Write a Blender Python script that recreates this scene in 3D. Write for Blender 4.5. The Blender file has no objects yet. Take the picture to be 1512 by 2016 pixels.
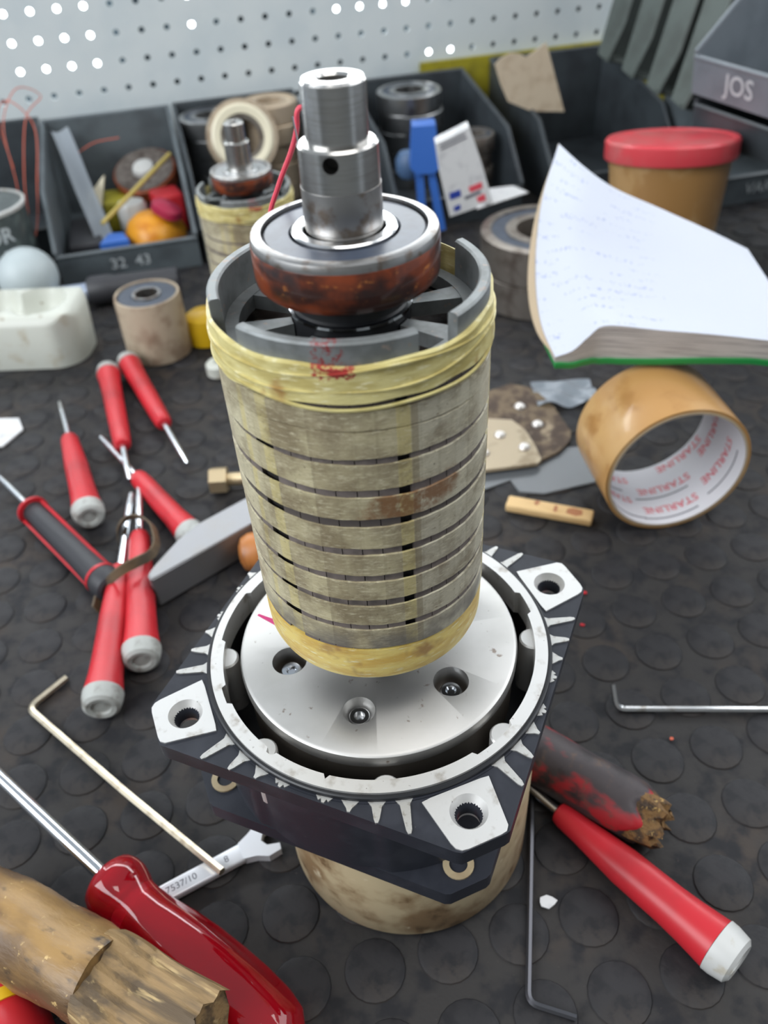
import bpy, bmesh, math, random
from mathutils import Vector, Matrix
random.seed(7)
S = 0.000604                       # metres per working unit (the peg-board pitch, 41.4 units, is 25 mm)
PI = math.pi
D2R = PI / 180
COL = bpy.context.scene.collection
# ------------------------------------------------------------------ camera
FPX, IW, IH = 1615.84, 1512, 2016
CAM = Vector((7.97, -305.78, 536.91))
CR = Vector((0.9979014, -0.0423536, -0.0489786))
CU = Vector((0.0647512, 0.6536579, 0.7540150))
CF = Vector((-0.00008, 0.7556041, -0.6550286))
cam = bpy.data.cameras.new('camera')
cam.sensor_fit = 'VERTICAL'; cam.sensor_height = 24; cam.sensor_width = 18
cam.lens = FPX * 24 / IH
cam.clip_start = 0.01; cam.clip_end = 50
cam.dof.use_dof = True; cam.dof.focus_distance = 400 * S; cam.dof.aperture_fstop = 8.6
co = bpy.data.objects.new('camera', cam); COL.objects.link(co)
co.matrix_world = Matrix(((CR.x, CU.x, -CF.x, CAM.x * S), (CR.y, CU.y, -CF.y, CAM.y * S), (CR.z, CU.z, -CF.z, CAM.z * S), (0, 0, 0, 1)))
sc = bpy.context.scene
sc.camera = co
# ------------------------------------------------------------------ world, lamps, exposure
w = bpy.data.worlds.new('room_daylight'); sc.world = w; w.use_nodes = True
bg = w.node_tree.nodes['Background']; bg.inputs[0].default_value = (0.80, 0.90, 1.0, 1); bg.inputs[1].default_value = 0.52
def area(name, loc, target, sx, sy, power, col):
    l = bpy.data.lights.new(name, 'AREA'); l.shape = 'RECTANGLE'; l.size = sx; l.size_y = sy; l.energy = power; l.color = col
    o = bpy.data.objects.new(name, l); COL.objects.link(o); o.location = loc
    o.rotation_euler = (Vector(target) - Vector(loc)).to_track_quat('-Z', 'Y').to_euler()
    return o
area('window_light_right', (1.7, 0.4, 1.4), (0.1, 0.2, 0.1), 1.8, 1.2, 22, (0.95, 0.97, 1.0))
area('window_light_left', (-1.5, -0.6, 1.2), (-0.15, 0.45, 0.1), 1.8, 1.2, 46, (0.92, 0.96, 1.0))
area('overhead_fill_light', (0.3, -0.3, 2.0), (0.1, 0.25, 0.1), 1.5, 0.4, 11, (1.0, 0.98, 0.95))  # unseen overhead lamp added to fill horizontal surfaces and the front
sc.view_settings.view_transform = 'Standard'; sc.view_settings.look = 'None'
sc.view_settings.exposure = 0.0; sc.view_settings.gamma = 1.0; sc.view_settings.use_curve_mapping = False

# ------------------------------------------------------------------ helpers
def at(u, v, z=0.0):
    d = (u - IW / 2) / FPX * CR - (v - IH / 2) / FPX * CU + CF
    return CAM + d * ((z - CAM.z) / d.z)
def atd(u, v, dep):
    return CAM + ((u - IW / 2) / FPX * CR - (v - IH / 2) / FPX * CU + CF) * dep

class MB:
    def __init__(s): s.v = []; s.f = []
    def add(s, vs, fs, m=None):
        o = len(s.v)
        s.v += [(m @ Vector(p)) if m is not None else Vector(p) for p in vs]
        s.f += [[i + o for i in f] for f in fs]; return s
    def box(s, x0, x1, y0, y1, z0, z1, m=None):
        vs = [(x, y, z) for z in (z0, z1) for y in (y0, y1) for x in (x0, x1)]
        return s.add(vs, [(0, 2, 3, 1), (4, 5, 7, 6), (0, 1, 5, 4), (2, 6, 7, 3), (0, 4, 6, 2), (1, 3, 7, 5)], m)
    def rbox(s, x0, x1, y0, y1, z0, z1, b, m=None):
        bm = bmesh.new(); bmesh.ops.create_cube(bm, size=1)
        for q in bm.verts: q.co = Vector((x0 + (q.co.x + .5) * (x1 - x0), y0 + (q.co.y + .5) * (y1 - y0), z0 + (q.co.z + .5) * (z1 - z0)))
        bmesh.ops.bevel(bm, geom=list(bm.edges), offset=b, segments=3, profile=.5, affect='EDGES')
        bm.verts.ensure_lookup_table()
        s.add([q.co.copy() for q in bm.verts], [[q.index for q in f.verts] for f in bm.faces], m); bm.free(); return s
    def lathe(s, prof, n=48, m=None, close=False, a0=0.0, a1=2 * PI, jit=None):
        full = abs(a1 - a0 - 2 * PI) < 1e-6; k = n if full else n + 1
        vs = []
        for i in range(k):
            a = a0 + (a1 - a0) * i / n; c, sn = math.cos(a), math.sin(a)
            for j, (r, z) in enumerate(prof):
                if jit: r, z = jit(a, j, r, z)
                vs.append((r * c, r * sn, z))
        L = len(prof); fs = []
        for i in range(n):
            i2 = (i + 1) % k
            for j in range(L if close else L - 1):
                j2 = (j + 1) % L
                fs.append((i * L + j, i2 * L + j, i2 * L + j2, i * L + j2))
        if not full and close:
            fs.append(tuple(range(L))[::-1]); fs.append(tuple((k - 1) * L + j for j in range(L)))
        if full and not close:
            if prof[0][0] > 1e-4: fs.append(tuple(i * L for i in range(k))[::-1])
            if prof[-1][0] > 1e-4: fs.append(tuple(i * L + L - 1 for i in range(k)))
        return s.add(vs, fs, m)
    def tube(s, pts, r, n=10, m=None, cap=True):
        pts = [Vector(p) for p in pts]; vs = []; fs = []; N = len(pts); up = None
        for i, p in enumerate(pts):
            t = (pts[min(i + 1, N - 1)] - pts[max(i - 1, 0)]).normalized()
            if up is None:
                up = t.orthogonal().normalized()
            up = (up - t * up.dot(t)).normalized(); b = t.cross(up)
            rr = r[i] if isinstance(r, (list, tuple)) else r
            for k in range(n):
                a = 2 * PI * k / n; vs.append(p + (up * math.cos(a) + b * math.sin(a)) * rr)
        for i in range(N - 1):
            for k in range(n):
                fs.append((i * n + k, i * n + (k + 1) % n, (i + 1) * n + (k + 1) % n, (i + 1) * n + k))
        if cap: fs.append(tuple(range(n))[::-1]); fs.append(tuple((N - 1) * n + k for k in range(n)))
        return s.add(vs, fs, m)
    def prism(s, poly, z0, z1, m=None):
        n = len(poly); vs = [(x, y, z0) for x, y in poly] + [(x, y, z1) for x, y in poly]
        fs = [tuple(range(n))[::-1], tuple(range(n, 2 * n))] + [(i, (i + 1) % n, n + (i + 1) % n, n + i) for i in range(n)]
        return s.add(vs, fs, m)
    def plate(s, fo, fi, z0, z1, n=240, m=None):        # ring between two polar outlines
        vs = []
        for i in range(n):
            a = 2 * PI * i / n; c, sn = math.cos(a), math.sin(a); ro, ri = fo(a), fi(a)
            vs += [(ro * c, ro * sn, z0), (ro * c, ro * sn, z1), (ri * c, ri * sn, z1), (ri * c, ri * sn, z0)]
        fs = []
        for i in range(n):
            a, b = i * 4, ((i + 1) % n) * 4
            for j in range(4): fs.append((a + j, b + j, b + (j + 1) % 4, a + (j + 1) % 4))
        return s.add(vs, fs, m)
    def grid(s, fn, nu, nv, thick=None, m=None):        # fn(i/nu, j/nv) -> point; thick: downward thickness or function
        vs = [Vector(fn(i / nu, j / nv)) for j in range(nv + 1) for i in range(nu + 1)]
        q = lambda i, j, o=0: o + j * (nu + 1) + i
        fs = [(q(i, j), q(i + 1, j), q(i + 1, j + 1), q(i, j + 1)) for j in range(nv) for i in range(nu)]
        if thick is not None:
            N = len(vs); tf = thick if callable(thick) else (lambda a, b: thick)
            vs += [vs[q(i, j)] - Vector((0, 0, tf(i / nu, j / nv))) for j in range(nv + 1) for i in range(nu + 1)]
            fs += [(q(i, j, N), q(i, j + 1, N), q(i + 1, j + 1, N), q(i + 1, j, N)) for j in range(nv) for i in range(nu)]
            for i in range(nu):
                fs += [(q(i, 0), q(i, 0, N), q(i + 1, 0, N), q(i + 1, 0)), (q(i + 1, nv), q(i + 1, nv, N), q(i, nv, N), q(i, nv))]
            for j in range(nv):
                fs += [(q(0, j + 1), q(0, j + 1, N), q(0, j, N), q(0, j)), (q(nu, j), q(nu, j, N), q(nu, j + 1, N), q(nu, j + 1))]
        return s.add(vs, fs, m)
    def mesh(s, name, smooth=35):
        me = bpy.data.meshes.new(name); me.from_pydata([tuple(p) for p in s.v], [], s.f)
        bm = bmesh.new(); bm.from_mesh(me); bmesh.ops.recalc_face_normals(bm, faces=bm.faces); bm.to_mesh(me); bm.free()
        if smooth:
            me.shade_smooth(); me.set_sharp_from_angle(angle=smooth * D2R)
        me.validate(); return me

def obj(name, mb, mat, parent=None, loc=(0, 0, 0), rot=None, smooth=35):
    me = mb.mesh(name, smooth) if isinstance(mb, MB) else mb
    o = bpy.data.objects.new(name, me); COL.objects.link(o)
    if mat is not None and not me.materials: me.materials.append(mat)
    if parent is not None: o.parent = parent
    o.location = loc
    if rot is not None: o.rotation_euler = rot.to_euler() if hasattr(rot, 'to_euler') else rot
    return o
def tag(o, label, cat, group=None, kind=None):
    o['label'] = label
    if cat: o['category'] = cat
    if group: o['group'] = group
    if kind: o['kind'] = kind
    return o
def thing(name, label, cat, loc=(0, 0, 0), rot=None, group=None):
    o = bpy.data.objects.new(name, None); COL.objects.link(o); o.empty_display_size = 0.01
    o.location = loc
    if rot is not None: o.rotation_euler = rot.to_euler() if hasattr(rot, 'to_euler') else rot
    return tag(o, label, cat, group)
def struct(o, label=None):
    o['kind'] = 'structure'
    if label: o['label'] = label
    return o
def align(p0, p1):                       # rotation whose local X runs from p0 to p1, local Z as upright as possible
    x = (Vector(p1) - Vector(p0)).normalized(); zz = Vector((0, 0, 1))
    y = zz.cross(x)
    y = y.normalized() if y.length > 1e-4 else Vector((0, 1, 0))
    z = x.cross(y)
    return Matrix((x, y, z)).transposed()
def cut(o, cutters):                     # boolean difference, applied
    mb = MB()
    for c in cutters: mb.v, mb.f = mb.v + c.v, mb.f + [[i + len(mb.v) for i in f] for f in c.f]
    cm = mb.mesh('cutter', 0); c = bpy.data.objects.new('cutter', cm); COL.objects.link(c)
    md = o.modifiers.new('b', 'BOOLEAN'); md.operation = 'DIFFERENCE'; md.solver = 'EXACT'; md.object = c
    par = o.parent; o.parent = None; l = o.location.copy(); r = o.rotation_euler.copy(); o.location = (0, 0, 0); o.rotation_euler = (0, 0, 0)
    dg = bpy.context.evaluated_depsgraph_get(); dg.update()
    me = bpy.data.meshes.new_from_object(o.evaluated_get(dg))
    o.modifiers.clear(); old = o.data; o.data = me
    o.parent = par; o.location = l; o.rotation_euler = r
    bpy.data.objects.remove(c); bpy.data.meshes.remove(cm)
    me.shade_smooth(); me.set_sharp_from_angle(angle=35 * D2R)
    return o
def text_mesh(txt, size, bold=0.0):
    cu = bpy.data.curves.new('lettering', 'FONT'); cu.body = txt; cu.size = size; cu.align_x = 'CENTER'; cu.align_y = 'CENTER'; cu.offset = bold; cu.resolution_u = 3
    o = bpy.data.objects.new('lettering', cu); COL.objects.link(o)
    dg = bpy.context.evaluated_depsgraph_get(); dg.update()
    me = bpy.data.meshes.new_from_object(o.evaluated_get(dg))
    bpy.data.objects.remove(o); bpy.data.curves.remove(cu); return me
def smoothpath(pts, n=8):                # Catmull-Rom
    P = [Vector(p) for p in pts]; P = [2 * P[0] - P[1]] + P + [2 * P[-1] - P[-2]]; out = []
    for i in range(1, len(P) - 2):
        a, b, c, d = P[i - 1:i + 3]
        for k in range(n):
            t = k / n; out.append(.5 * ((2 * b) + (c - a) * t + (2 * a - 5 * b + 4 * c - d) * t * t + (3 * b - a - 3 * c + d) * t ** 3))
    out.append(P[-2]); return out

# ------------------------------------------------------------------ materials
class N:
    def __init__(s, name):
        s.m = bpy.data.materials.new(name); s.m.use_nodes = True; s.t = s.m.node_tree; s.b = s.t.nodes['Principled BSDF']
        tc = s.t.nodes.new('ShaderNodeTexCoord'); mp = s.t.nodes.new('ShaderNodeMapping'); mp.inputs['Scale'].default_value = (1 / S,) * 3
        s.t.links.new(tc.outputs['Object'], mp.inputs['Vector']); s.co = mp.outputs[0]; s.tc = tc
    def link(s, a, b): s.t.links.new(a, b)
    def sock(s, node, key, val):
        if hasattr(val, 'is_linked') or hasattr(val, 'links'): s.link(val, node.inputs[key])
        else: node.inputs[key].default_value = val
    def noise(s, scale, detail=3, stretch=None, rough=.55, vec=None):
        v = vec or s.co
        if stretch:
            mp = s.t.nodes.new('ShaderNodeMapping'); mp.inputs['Scale'].default_value = stretch; s.link(v, mp.inputs['Vector']); v = mp.outputs[0]
        n = s.t.nodes.new('ShaderNodeTexNoise'); n.inputs['Scale'].default_value = scale; n.inputs['Detail'].default_value = detail; n.inputs['Roughness'].default_value = rough
        s.link(v, n.inputs['Vector']); return n.outputs['Fac']
    def ramp(s, fac, lo, hi):
        r = s.t.nodes.new('ShaderNodeMapRange'); r.interpolation_type = 'SMOOTHSTEP'; r.inputs['From Min'].default_value = lo; r.inputs['From Max'].default_value = hi
        s.link(fac, r.inputs['Value']); return r.outputs[0]
    def mix(s, fac, a, b):
        n = s.t.nodes.new('ShaderNodeMix'); n.data_type = 'RGBA'
        s.sock(n, 0, fac)
        for k, c in ((6, a), (7, b)):
            if hasattr(c, 'links'): s.link(c, n.inputs[k])
            else: n.inputs[k].default_value = (*c, 1) if len(c) == 3 else c
        return n.outputs[2]
    def math(s, op, a, b=0.0, c=None):
        n = s.t.nodes.new('ShaderNodeMath'); n.operation = op
        s.sock(n, 0, a); s.sock(n, 1, b)
        if c is not None: s.sock(n, 2, c)
        return n.outputs[0]
    def xyz(s):
        n = s.t.nodes.new('ShaderNodeSeparateXYZ'); s.link(s.co, n.inputs[0]); return n.outputs
    def bump(s, fac, strength, dist=1.0):
        b = s.t.nodes.new('ShaderNodeBump'); b.inputs['Strength'].default_value = strength; b.inputs['Distance'].default_value = dist * S
        s.link(fac, b.inputs['Height']); s.link(b.outputs[0], s.b.inputs['Normal'])
    def set(s, **k):
        nm = dict(col='Base Color', rough='Roughness', metal='Metallic', spec='Specular IOR Level', trans='Transmission Weight', ior='IOR', coat='Coat Weight', alpha='Alpha', sub='Subsurface Weight', sheen='Sheen Weight', aniso='Anisotropic')
        for a, v in k.items():
            i = s.b.inputs[nm[a]]
            if hasattr(v, 'links'): s.link(v, i)
            else: i.default_value = (*v, 1) if isinstance(v, tuple) and len(v) == 3 else v
        return s
def lin(r, g, b):
    f = lambda c: (c / 255 / 12.92) if c <= 10 else (((c / 255 + .055) / 1.055) ** 2.4)
    return (f(r), f(g), f(b))
def mat(name, col, rough=.5, metal=0.0, var=None, bump=None, rvar=None, **k):
    n = N(name); c = col
    for (c2, sc_, lo, hi, *st) in (var or []):
        c = n.mix(n.ramp(n.noise(sc_, 4, st[0] if st else None), lo, hi), c, c2)
    n.set(col=c, rough=rough, metal=metal, **k)
    if rvar:
        sc_, lo, hi = rvar; r = n.t.nodes.new('ShaderNodeMapRange'); r.inputs['To Min'].default_value = lo; r.inputs['To Max'].default_value = hi
        n.link(n.noise(sc_, 3), r.inputs['Value']); n.link(r.outputs[0], n.b.inputs['Roughness'])
    if bump:
        sc_, st, *ds = bump; n.bump(n.noise(sc_, 4, ds[1] if len(ds) > 1 else None), st, ds[0] if ds else 1.0)
    return n.m

m_mat = mat('black_rubber', lin(47, 45, 44), .66, var=[(lin(58, 51, 46), .012, .5, .7), (lin(30, 30, 33), .05, .45, .65), (lin(66, 60, 57), .35, .68, .8)], bump=(.25, .35, 1.0), rvar=(.05, .5, .8), spec=.3)
m_stud = mat('black_rubber_stud', lin(38, 37, 39), .6, var=[(lin(50, 45, 42), .02, .45, .7), (lin(26, 26, 29), .08, .45, .65), (lin(66, 62, 60), .5, .7, .82)], bump=(.3, .3, .8), rvar=(.06, .42, .75), spec=.35)
m_board = mat('painted_perforated_steel', lin(206, 213, 214), .45, var=[(lin(196, 205, 208), .01, .4, .7)])
m_steel = mat('turned_steel', (.56, .55, .53), .24, 1.0, var=[((.46, .44, .41), .5, .45, .75, (.12, .12, 4)), ((.66, .66, .66), .05, .5, .75)], bump=(1.0, .03, .2, (.05, .05, 5)))
m_steelb = mat('bright_steel', (.66, .66, .66), .22, 1.0, var=[((.45, .42, .38), .08, .55, .75)])
m_steelr = mat('worn_steel', (.42, .41, .40), .38, 1.0, var=[((.27, .22, .18), .12, .5, .68)])
m_chrome = mat('chrome_plate', (.72, .74, .77), .16, 1.0)
m_seal = mat('blue_grey_bearing_seal', lin(62, 70, 84), .35, var=[(lin(52, 58, 70), .1, .4, .7)])
m_blackp = mat('black_lacquer', lin(40, 42, 49), .4, var=[(lin(48, 50, 57), .05, .45, .65), (lin(120, 112, 104), .4, .74, .78)], bump=(.6, .08, .5), spec=.4)
m_blackr = mat('black_gasket_rubber', lin(30, 31, 34), .4)
m_dark = mat('dark_cavity', lin(24, 24, 26), .5, var=[(lin(46, 42, 40), .06, .5, .7)])  # near-black colour for the bore wall and floor
m_alu = mat('machined_aluminium', (.74, .73, .71), .45, .7, var=[((.42, .38, .33), .09, .55, .78), ((.20, .17, .15), .35, .70, .76)], bump=(1.2, .06, .4))
m_grey = mat('grey_cast_steel', lin(128, 132, 132), .5, .35, var=[(lin(108, 110, 108), .08, .4, .65), (lin(88, 74, 66), .14, .62, .75)], bump=(.5, .1, .5))
m_greyd = mat('dull_lamination_steel', lin(112, 104, 98), .55, .3, var=[(lin(74, 64, 58), .1, .4, .65)])
m_core = mat('dark_rotor_core', lin(30, 27, 26), .7)
m_magnet = mat('grey_brown_magnet', lin(124, 114, 110), .5, .2, var=[(lin(90, 83, 80), .08, .4, .7)])
m_fin = mat('bare_cast_aluminium', (.62, .61, .58), .4, .7, var=[((.40, .37, .33), .25, .55, .7)], bump=(.7, .2, .6))

def copper_glue():
    n = N('burnt_orange_varnish')
    c = n.mix(n.ramp(n.noise(.035, 4, (1, 1, 1.4)), .42, .62), lin(58, 34, 29), lin(134, 62, 33))
    c = n.mix(n.ramp(n.noise(.12, 4, (1, 1, 1.6)), .60, .74), c, lin(198, 122, 62))
    c = n.mix(n.ramp(n.noise(.07, 4), .56, .7), c, lin(40, 30, 30))
    n.set(col=c, rough=.28, metal=.25, coat=.3); n.bump(n.noise(.12, 4), .15, .8); return n.m
m_glue = copper_glue()

def tape_mat():
    n = N('glass_fibre_binding_tape'); X = n.xyz()
    th = n.math('ARCTAN2', X[1], X[0])                          # radians
    deg = n.math('MULTIPLY', th, 180 / PI)
    base = n.mix(n.ramp(n.noise(.05, 4, (1, 1, .6)), .38, .66), lin(184, 174, 140), lin(150, 139, 112))
    base = n.mix(n.ramp(n.noise(.12, 6, (1, 1, 3.2), .7), .48, .8), base, lin(206, 196, 164))
    right = n.ramp(deg, -70.5, -67)                              # greyer, lighter tone from this pole rightwards
    base = n.mix(n.math('MULTIPLY', right, .65), base, lin(198, 194, 178))
    lft = n.ramp(deg, -128, -150)
    base = n.mix(n.math('MULTIPLY', lft, .35), base, lin(206, 202, 180))
    # magnet columns show faintly through the tape
    col = n.math('FRACT', n.math('DIVIDE', n.math('ADD', deg, 127.1), 8.73))
    wn = n.t.nodes.new('ShaderNodeTexWhiteNoise'); wn.noise_dimensions = '1D'; n.link(n.math('FLOOR', n.math('DIVIDE', n.math('ADD', deg, 127.1), 8.73)), wn.inputs['W'])
    base = n.mix(n.math('MULTIPLY', n.ramp(wn.outputs['Value'], .25, 1.0), .38), base, lin(122, 108, 84))
    edge = n.math('LESS_THAN', col, .16)
    base = n.mix(n.math('MULTIPLY', edge, .12), base, lin(104, 96, 74))
    y = 0
    for c0, wd in ((-72.2, 2.9), (-129.2, 2.7), (-141.5, 1.6), (-12, 2.8), (48, 2.8), (108, 2.8), (168, 2.8)):
        dd = n.math('ABSOLUTE', n.math('SUBTRACT', deg, c0)); st = n.math('LESS_THAN', dd, wd)
        base = n.mix(n.math('MULTIPLY', st, .6), base, lin(198, 184, 126))
    base = n.mix(n.math('MULTIPLY', n.ramp(n.noise(.045, 6, (1, 1, 1.3), .65), .46, .66), .6), base, lin(112, 98, 74))
    base = n.mix(n.math('MULTIPLY', n.ramp(n.noise(.22, 6, (1, 1, 4.5), .75), .50, .68), .5), base, lin(222, 214, 184))
    base = n.mix(n.math('MULTIPLY', n.ramp(n.noise(.30, 6, (1, 1, 5.5), .75), .54, .70), .5), base, lin(96, 84, 62))
    dk = n.math('LESS_THAN', n.math('ABSOLUTE', n.math('SUBTRACT', deg, -67.6)), 1.4)
    base = n.mix(n.math('MULTIPLY', dk, .4), base, lin(120, 108, 80))
    # rust-brown stain on the middle turns
    dz = n.math('DIVIDE', n.math('SUBTRACT', X[2], n.math('ADD', n.math('MULTIPLY', deg, .10), 330)), 9.5)
    da = n.math('DIVIDE', n.math('ADD', deg, 68), 24)
    rad = n.math('ADD', n.math('MULTIPLY', dz, dz), n.math('MULTIPLY', da, da))
    stn = n.math('MULTIPLY', n.ramp(n.math('ADD', rad, n.math('MULTIPLY', n.math('SUBTRACT', n.noise(.12, 5, None, .7), .5), 2.6)), 1.3, .2), n.ramp(n.noise(.14, 5, None, .7), .3, .5))
    base = n.mix(n.math('MULTIPLY', stn, .85), base, lin(122, 82, 50))
    base = n.mix(n.ramp(n.noise(.3, 5, (1, 1, 2), .7), .60, .74), base, lin(112, 98, 76))
    base = n.mix(n.ramp(n.noise(.5, 3), .70, .78), base, lin(78, 70, 56))
    # patchy, darker grey towards the lowest turn
    low = n.math('MULTIPLY', n.ramp(X[2], 256, 238), n.ramp(n.noise(.05, 3), .35, .6))
    base = n.mix(n.math('MULTIPLY', low, .8), base, lin(96, 92, 88))
    n.set(col=base, rough=.45, spec=.35); n.bump(n.noise(.5, 3, (1, 1, 5)), .3, .5); return n.m
m_tape = tape_mat()
def band_mat(name, red, ca=(214, 202, 140), cb=(184, 168, 104)):
    n = N(name); X = n.xyz()
    base = n.mix(n.ramp(n.noise(.06, 4, (1, 1, 3.5)), .36, .66), lin(*ca), lin(*cb))
    base = n.mix(n.ramp(n.noise(.14, 4, (1, 1, 5)), .55, .72), base, lin(228, 220, 176))
    base = n.mix(n.ramp(n.noise(.05, 3), .60, .75), base, lin(164, 128, 74))
    if red:
        def dist(px, py, pz, r):
            q = n.math('ADD', n.math('ADD', n.math('POWER', n.math('SUBTRACT', X[0], px), 2.0), n.math('POWER', n.math('SUBTRACT', X[1], py), 2.0)), n.math('POWER', n.math('MULTIPLY', n.math('SUBTRACT', X[2], pz), 1.8), 2.0))
            return n.ramp(n.math('SUBTRACT', n.math('SQRT', q), n.math('MULTIPLY', n.noise(.22, 4, rough=.7), r * 2.0)), .5, -.5)
        base = n.mix(n.math('MULTIPLY', dist(-7, -57, 387.5, 7.5), n.ramp(n.noise(.3, 5, (1, 1, 1.6), .7), .42, .54)), base, lin(160, 58, 52))
    n.set(col=base, rough=.42, spec=.4); n.bump(n.noise(.35, 3, (1, 1, 6)), .35, .7); return n.m
m_band = band_mat('yellow_resin_band', True)
m_band2 = band_mat('amber_resin_band', False, (224, 200, 116), (204, 168, 84))
def seg_mat():
    n = N('grey_end_ring_steel'); X = n.xyz()
    c = n.mix(n.ramp(n.noise(.08, 3), .4, .7), lin(134, 138, 138), lin(112, 115, 114))
    c = n.mix(n.ramp(n.noise(.2, 4), .62, .72), c, lin(150, 136, 126))
    q = n.math('ADD', n.math('POWER', n.math('ADD', X[0], 9), 2.0), n.math('POWER', n.math('ADD', X[1], 55), 2.0))
    d = n.math('SUBTRACT', n.math('SQRT', q), n.math('MULTIPLY', n.noise(.25, 4, rough=.75), 10.0))
    c = n.mix(n.math('MULTIPLY', n.ramp(d, 1.5, -.5), n.ramp(n.noise(.33, 5, None, .75), .46, .58)), c, lin(142, 66, 66))
    n.set(col=c, rough=.48, metal=.4); n.bump(n.noise(.6, 3), .1, .5); return n.m
m_seg = seg_mat()
def disc_mat():
    n = N('ground_steel_disc'); X = n.xyz()
    c = n.mix(n.ramp(n.noise(.03, 3), .4, .7), (.50, .49, .47), (.45, .44, .42))
    c = n.mix(n.ramp(n.noise(.16, 4), .66, .74), c, (.25, .21, .18))
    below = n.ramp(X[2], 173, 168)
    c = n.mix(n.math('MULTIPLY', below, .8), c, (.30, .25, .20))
    n.set(col=c, rough=.45, metal=1.0); n.bump(n.noise(.5, 3), .04, .4); return n.m
m_disc = disc_mat()
m_cover = mat('dirty_beige_cover', lin(176, 160, 128), .5, var=[(lin(128, 104, 74), .03, .42, .66), (lin(96, 76, 52), .06, .6, .75), (lin(200, 188, 160), .05, .62, .75)], bump=(.1, .15, 1))
m_pink = mat('magenta_marker', lin(196, 40, 110), .5)
m_red = mat('red_plastic', lin(190, 36, 46), .36, var=[(lin(168, 34, 42), .02, .45, .75)])
m_cap = mat('grey_plastic_cap', lin(168, 170, 166), .45, var=[(lin(130, 128, 122), .08, .5, .7)])
m_capw = mat('white_plastic_cap', lin(190, 190, 187), .4, var=[(lin(176, 170, 156), .08, .55, .7)])
m_black = mat('black_soft_grip', lin(46, 46, 50), .5)
m_ruby = N('ruby_clear_plastic').set(col=lin(206, 20, 38), rough=.05, trans=.6, ior=1.47, coat=.3).m
m_wood = mat('oiled_wood', lin(176, 112, 58), .4, var=[(lin(122, 70, 34), .1, .4, .7, (1, .25, .25))])
def stick_mat():
    n = N('worn_wooden_stick'); X = n.xyz()
    c = n.mix(n.ramp(n.noise(.03, 5, (.35, 1, 1)), .38, .64), lin(156, 122, 72), lin(96, 72, 46))
    c = n.mix(n.ramp(n.noise(.08, 5, (.4, 1, 1)), .56, .7), c, lin(58, 46, 36))
    c = n.mix(n.ramp(n.noise(.2, 4), .64, .74), c, lin(196, 166, 110))
    n.set(col=c, rough=.42, spec=.5); n.bump(n.noise(.14, 5, (.3, 1, 1)), .5, 1.6); return n.m
m_stick = stick_mat()
m_rawwood = mat('split_raw_wood', lin(150, 122, 82), .7, var=[(lin(92, 76, 56), .1, .4, .65, (.12, 1, 1)), (lin(190, 164, 116), .2, .6, .75, (.1, 1, 1))], bump=(.3, .6, 1.5, (.12, 1, 1)))
m_burnt = mat('charred_red_grip', lin(62, 54, 56), .55, var=[(lin(168, 32, 40), .035, .54, .64, (.5, 1, 1)), (lin(84, 66, 56), .09, .55, .7), (lin(44, 38, 40), .05, .52, .7)], bump=(.1, .3, 1.2))
m_crust = mat('crumbled_brown_end', lin(122, 90, 50), .75, var=[(lin(62, 46, 32), .15, .42, .6), (lin(176, 142, 84), .3, .6, .7)], bump=(.3, .9, 2))
m_hexg = mat('brassy_hex_key_steel', (.62, .55, .42), .34, .9, var=[((.40, .33, .24), .08, .5, .7)])
m_hexb = mat('blackened_hex_key_steel', (.10, .10, .11), .3, .8)
m_wrench = mat('satin_chrome_wrench', (.82, .83, .86), .35, .35)
m_hammer = mat('hammer_steel', (.30, .30, .31), .45, .8, var=[((.30, .29, .28), .03, .4, .75)])
m_strap = mat('brown_elastic_strap', lin(92, 76, 54), .6, var=[(lin(66, 54, 40), .06, .4, .7)])
m_brass = mat('brass', (.60, .48, .30), .4, .8)
m_white = mat('white_ceramic_plastic', lin(196, 198, 188), .4, var=[(lin(176, 168, 148), .03, .55, .72), (lin(130, 116, 96), .06, .66, .78)])
m_bush = mat('dirty_beige_bush', lin(176, 160, 138), .55, var=[(lin(140, 120, 100), .04, .42, .7)])
m_yellow = mat('yellow_plastic', lin(214, 172, 20), .4)
m_kraft = mat('brown_packing_tape', lin(186, 140, 84), .33, var=[(lin(198, 158, 104), .012, .45, .65), (lin(168, 122, 68), .03, .5, .7)], coat=.3)
m_core2 = mat('white_tape_core', lin(214, 212, 216), .5)
m_card = mat('tan_cardboard', lin(196, 180, 156), .7, var=[(lin(180, 162, 138), .05, .45, .7)])
m_coreedge = mat('cardboard_core_edge', lin(190, 170, 142), .6)
m_redink = mat('red_print', lin(214, 78, 92), .5)
m_blackink = mat('grey_print', lin(96, 96, 106), .5)
m_whiteink = mat('white_chalk_marker', lin(178, 184, 186), .6)
m_blueink = mat('blue_print', lin(40, 62, 150), .5)
m_green = mat('green_notebook_cover', lin(30, 128, 62), .4)
m_pageside = mat('page_edges', lin(186, 178, 172), .7, var=[(lin(140, 132, 128), .4, .45, .65, (.05, .05, 3))])
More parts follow.
